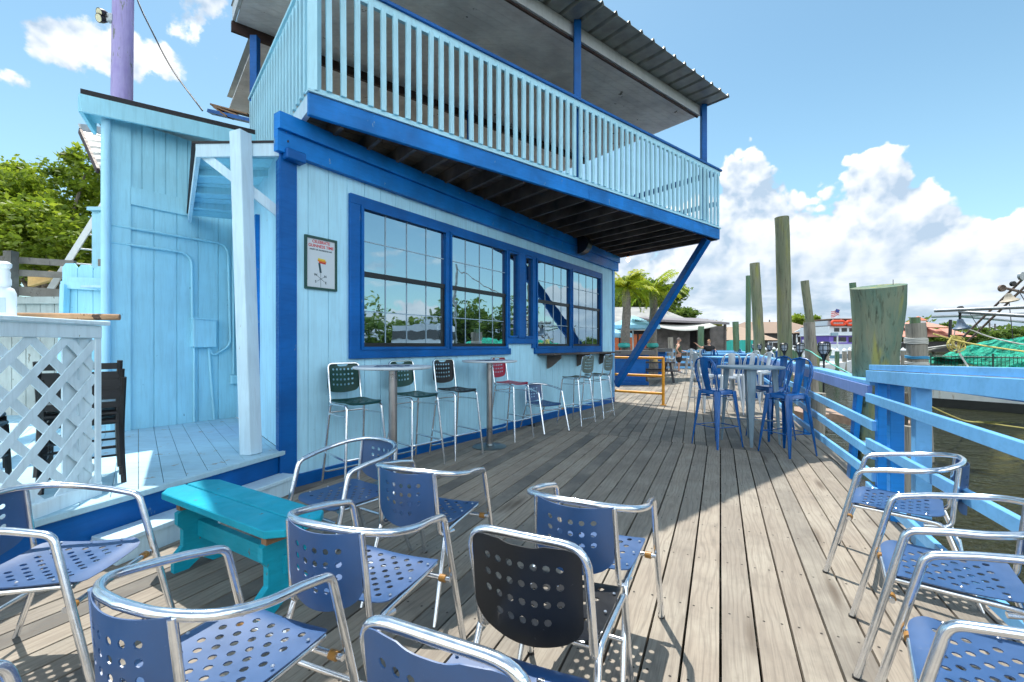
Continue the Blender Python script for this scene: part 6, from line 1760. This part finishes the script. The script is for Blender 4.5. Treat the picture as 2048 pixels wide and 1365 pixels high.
MB().tube([W(1920, 622, 15), W(1920, 641, 15)], .04, 6).build('shackle', M['black'], fb_)
def rope(pts, r, m, nm='rigging_rope'): return MB().tube(smooth_curve(pts, 6), r, 6).build(nm, m, fb_, smooth=60)
rope([W(1928, 655, 15), W(1985, 676, 14.6), W(2050, 690, 14), W(2110, 697, 13.6)], .022, M['rope_w'])
rope([W(1866, 668, 15.5), W(1915, 682, 15.2), W(1980, 694, 14.6), W(2110, 712, 13.4)], .026, M['rope_y'])
rope([W(1911, 690, 15.4), W(1922, 712, 15.2), W(1941, 742, 14.8)], .03, M['rope_w'])
rope([W(1935, 619, 15), W(1960, 660, 14.8)], .01, M['black']); rope([W(2018, 603, 14.6), W(2026, 680, 14.4)], .012, M['black'])
rope([W(2036, 580, 14.4), W(2060, 620, 14)], .012, M['black']); rope([W(1912, 650, 15.4), W(1905, 690, 15.4)], .018, M['rope_w'])
rng = random.Random(4); mb = MB(); c = W(1911, 688, 15.3)
for k in range(14):
    a = rng.uniform(0, 6.28); r_ = rng.uniform(.12, .34); pts = [c + Vector((r_ * math.cos(a + t) * 1.0, rng.uniform(-.1, .1), r_ * math.sin(a + t) * .9)) for t in (0, 1.2, 2.4, 3.6)]
    mb.tube(smooth_curve(pts, 4), .018, 5)
mb.build('rope_bundle', M['rope_y'], fb_, smooth=60)
mb = MB()
for s in (0, 1): mb.tube([W(1830 + s * 6, 700 + s * 6, 17.5), W(1905, 690, 16.5)], .03, 6)
mb.build('bow_pole', M['rope_w'], fb_, smooth=60)
mr = empty('mooring_line', W(1960, 840, 12), 'pale mooring line with a tangle of weed floating beside the fishing boat', 'rope')
pts = [W(1842, 802, 10.2), W(1880, 822, 11), W(1930, 842, 13), W(1970, 846, 13.6), W(2060, 858, 13), W(2140, 866, 12.6)]
pts = [Vector((p.x, p.y, max(p.z, WATER_Z + .02))) for p in pts]
MB().tube(smooth_curve(pts, 6), .016, 6).build('strand', M['rope_y'], mr, smooth=60)
mb = MB(); c = pts[3]
for k in range(60): p = c + Vector((rng.gauss(0, .3), rng.gauss(0, .12), .02)); mb.box(p, (.12, .03, .01), rz=rng.uniform(0, 3))
mb.build('weed', M['leaf_olive'], mr)

# ------------------------------------------------------------------ people
def skin_mesh(name, joints, edges, mat, parent, root=0, sub=1):
    me = bpy.data.meshes.new(name); off = root_offset(parent)
    me.from_pydata([tuple(Vector(j[0]) - off) for j in joints], edges, [])
    o = bpy.data.objects.new(name, me); col.objects.link(o); o.parent = parent
    sk = o.modifiers.new('skin', 'SKIN'); sk.use_smooth_shade = True
    for v, j in zip(me.skin_vertices[0].data, joints):
        r = j[1]; v.radius = (r, r) if not isinstance(r, tuple) else r
    me.skin_vertices[0].data[root].use_root = True
    s = o.modifiers.new('sub', 'SUBSURF'); s.levels = s.render_levels = sub
    me.materials.append(mat); return o
skn = plain('skin', (.62, .33, .22), .5, vary=.08)
def hand(parent_o, base, dirv, curl, skin, s=1.0, side=1):
    "palm with five separate bent fingers"
    d = Vector(dirv).normalized(); up = Vector((0, 0, 1)) if abs(d.z) < .8 else Vector((0, 1, 0)); sx = d.cross(up).normalized(); up = sx.cross(d)
    J = [(base, .022), (base + d * .045, .026), (base + d * .085, .024)]; E_l = [(0, 1), (1, 2)]
    for k, (o_, l) in enumerate(((-.030, .060), (-.010, .075), (.010, .080), (.030, .070))):
        a = base + d * .09 + sx * o_; i = len(J)
        J += [(a, .009), (a + d * l * .5 - up * l * curl * .2, .008), (a + d * l * .85 - up * l * curl * .7, .007)]; E_l += [(2, i), (i, i + 1), (i + 1, i + 2)]
    i = len(J); a = base + d * .03 + sx * -.03 * side
    J += [(a, .011), (a + d * .035 - sx * .025 * side, .009), (a + d * .065 - sx * .03 * side - up * .01, .008)]; E_l += [(1, i), (i, i + 1), (i + 1, i + 2)]
    return J, E_l
def figure(name, loc, lab, J, Es, hands, parts, hair_c, face_dir, head_c, extra=None):
    o = empty(name, loc, lab, 'person')
    J = list(J); Es = list(Es)
    for wrist_i, d, curl, side in hands:
        hj, he = hand(None, Vector(J[wrist_i][0]) + Vector(d).normalized() * .02, d, curl, None, side=side); b = len(J)
        J += hj; Es += [(wrist_i, b)] + [(a + b, c + b) for a, c in he]
    body = skin_mesh('body', J, Es, skn, o, root=0, sub=1)
    f = Vector(face_dir).normalized(); sd = f.cross(Vector((0, 0, 1))).normalized(); h = Vector(head_c)
    # head with nose, ears, eyes, mouth
    mb = MB(); n1, n2 = 16, 20; vs = []; fs = []
    for i in range(n1 + 1):
        a = math.pi * i / n1; z = math.cos(a); r = math.sin(a)
        for k in range(n2):
            b = 2 * math.pi * k / n2; x, y = math.cos(b) * r, math.sin(b) * r
            w = .074 * (1 - .22 * max(0, -z)); dp = .095 * (1 - .1 * max(0, -z))
            fr_ = max(0, x); px_ = dp * x; 
            if x > .9 and -.25 < z < .15: px_ += .018 * (1 - abs(y) * 5) if abs(y) < .2 else 0
            vs.append(h + f * px_ + sd * (w * y) + Vector((0, 0, .118 * z)))
    for i in range(n1):
        for k in range(n2): fs.append((i * n2 + k, i * n2 + (k + 1) % n2, (i + 1) * n2 + (k + 1) % n2, (i + 1) * n2 + k))
    mb.add(vs, fs)
    for s in (-1, 1): mb.lathe([(.004, -.025), (.018, -.01), (.020, .01), (.006, .03)], h + sd * s * .072 - f * .005, 8)
    mb.tube([h + f * .088 + Vector((0, 0, .02)), h + f * .112 + Vector((0, 0, -.022)), h + f * .092 + Vector((0, 0, -.034))], [.008, .014, .010], 6)
    hd = mb.build('head', skn, o, smooth=70)
    mb = MB()
    for s in (-1, 1): mb.lathe([(.002, -.008), (.011, 0), (.002, .008)], h + f * .086 + sd * s * .030 + Vector((0, 0, .012)), 8)
    mb.tube([h + f * .090 + sd * .022 + Vector((0, 0, -.058)), h + f * .095 + Vector((0, 0, -.060)), h + f * .090 - sd * .022 + Vector((0, 0, -.058))], .005, 5)
    mb.build('face_features', plain('dark_features', (.10, .03, .03), .4), hd)
    vs = []; fs = []; rr = random.Random(3)
    for i in range(9):
        a = math.pi * .56 * i / 8; z = math.cos(a); r = math.sin(a)
        for k in range(20):
            b = 2 * math.pi * k / 20; x, y = math.cos(b) * r, math.sin(b) * r; q = 1.09 + rr.uniform(-.02, .02)
            lim = 1.0 if x < .35 else max(.0, 1)
            zz = z if x < .35 else max(z, .42 + .0 * y)
            vs.append(h - f * .008 + f * (.095 * x * q * (1 if x < .5 else .93)) + sd * (.074 * y * q) + Vector((0, 0, .118 * zz * q)))
    for i in range(8):
        for k in range(20): fs.append((i * 20 + k, i * 20 + (k + 1) % 20, (i + 1) * 20 + (k + 1) % 20, (i + 1) * 20 + k))
    MB().add(vs, fs).build('hair', hair_c, o, smooth=60)
    for nm, JJ, EE, mm in parts: skin_mesh(nm, JJ, EE, mm, o, 0, 1)
    return o
# man standing, seen from his right side, facing right
g = G(1357, 746); px_, py_ = g.x, g.y
def P1(x, y, z): return Vector((px_ + x, py_ + y, z))
J = [(P1(0, 0, .95), .115), (P1(-.02, 0, 1.15), .11), (P1(-.03, 0, 1.36), .115), (P1(-.02, 0, 1.50), .06), (P1(.0, 0, 1.58), .05),
     (P1(-.04, -.19, 1.40), .058), (P1(-.20, -.27, 1.20), .046), (P1(-.06, -.19, 1.03), .034),
     (P1(.0, .19, 1.40), .058), (P1(.10, .24, 1.15), .046), (P1(.33, .18, 1.08), .034),
     (P1(.0, -.10, .86), .10), (P1(.0, -.11, .50), .062), (P1(-.04, -.11, .09), .04), (P1(.12, -.11, .03), .035),
     (P1(.02, .10, .86), .10), (P1(.06, .11, .50), .062), (P1(.06, .12, .09), .04), (P1(.22, .12, .03), .035)]
Es = [(0, 1), (1, 2), (2, 3), (3, 4), (2, 5), (5, 6), (6, 7), (2, 8), (8, 9), (9, 10), (0, 11), (11, 12), (12, 13), (13, 14), (0, 15), (15, 16), (16, 17), (17, 18)]
grn = plain('olive_tank_top', (.06, .085, .055), .8); camo = plain('dark_patterned_shorts', (.02, .02, .022), .8, vary=.9, scale=16)
shoe = plain('white_sneaker', (.62, .62, .64), .6)
figure('person', (px_, py_, 0), 'man in an olive tank top and dark shorts standing hand on hip', J, Es,
       [(7, (.9, .1, -.3), .8, 1), (10, (1, -.1, -.1), .6, -1)],
       [('tank_top', [(P1(0, 0, .90), .20), (P1(-.02, 0, 1.12), .20), (P1(-.03, 0, 1.33), .195), (P1(-.03, -.11, 1.45), .07), (P1(-.01, .11, 1.45), .07)], [(0, 1), (1, 2), (2, 3), (2, 4)], grn),
        ('shorts', [(P1(0, 0, .92), .18), (P1(.0, -.10, .76), .135), (P1(.0, -.11, .50), .10), (P1(.03, .10, .76), .135), (P1(.06, .11, .50), .10)], [(0, 1), (1, 2), (0, 3), (3, 4)], camo),
        ('shoe', [(P1(-.06, -.11, .045), .048), (P1(.06, -.11, .04), .045), (P1(.16, -.11, .035), .036)], [(0, 1), (1, 2)], shoe),
        ('shoe', [(P1(.04, .12, .045), .048), (P1(.16, .12, .04), .045), (P1(.26, .12, .035), .036)], [(0, 1), (1, 2)], shoe)],
       plain('grey_hair', (.16, .13, .12), .8), (1, -.15, 0), P1(.02, 0, 1.66))
# man seated, arm raised to the left
c = W(1418, 700, 22.0); px2, py2 = c.x, c.y
def P2(x, y, z): return Vector((px2 + x, py2 + y, z - .06))
J = [(P2(0, 0, .86), .115), (P2(.0, .0, 1.08), .115), (P2(.0, 0, 1.32), .12), (P2(.0, 0, 1.46), .06), (P2(.0, -.01, 1.53), .052),
     (P2(-.21, 0, 1.37), .062), (P2(-.45, -.12, 1.34), .046), (P2(-.66, -.18, 1.50), .034),
     (P2(.21, 0, 1.36), .062), (P2(.30, -.10, 1.12), .046), (P2(.10, -.26, 1.06), .034),
     (P2(-.10, -.05, .82), .10), (P2(-.14, -.45, .80), .07), (P2(-.14, -.44, .40), .045), (P2(-.14, -.58, .36), .038),
     (P2(.10, -.05, .82), .10), (P2(.14, -.45, .80), .07), (P2(.14, -.44, .40), .045), (P2(.14, -.58, .36), .038)]
blk = plain('black_tshirt', (.010, .010, .012), .85); gry = plain('grey_shorts', (.08, .08, .09), .85)
figure('person', (px2, py2, 0), 'man in a black t-shirt seated at a high table pointing to the left', J, Es,
       [(7, (-.8, -.1, .6), .35, 1), (10, (-1, -.2, 0), .5, -1)],
       [('tshirt', [(P2(0, 0, .88), .19), (P2(0, 0, 1.08), .19), (P2(0, 0, 1.31), .195), (P2(-.20, 0, 1.38), .095), (P2(-.34, -.06, 1.36), .08), (P2(.20, 0, 1.38), .095), (P2(.26, -.05, 1.24), .08)], [(0, 1), (1, 2), (2, 3), (3, 4), (2, 5), (5, 6)], blk),
        ('shorts', [(P2(0, 0, .86), .15), (P2(-.11, -.15, .82), .11), (P2(-.14, -.40, .80), .09), (P2(.11, -.15, .82), .11), (P2(.14, -.40, .80), .09)], [(0, 1), (1, 2), (0, 3), (3, 4)], gry)],
       plain('light_brown_hair', (.28, .15, .06), .7), (-.8, -.6, 0), P2(-.01, -.02, 1.62))
sun_g = None
MB().box(P2(-.085, -.085, 1.635), (.02, .13, .035), rz=-.9 + 1.57 * 0).build('sunglasses', M['black'], [o for o in bpy.data.objects if o.name.startswith('person') and o.parent is None][-1])
o = make_metal_stool(M['silver_metal'], back=False); o['category'] = 'bar stool'; o['group'] = GW
o.location = (px2, py2 + .02, 0); o['label'] = 'silver metal stool the man in the black t-shirt sits on'
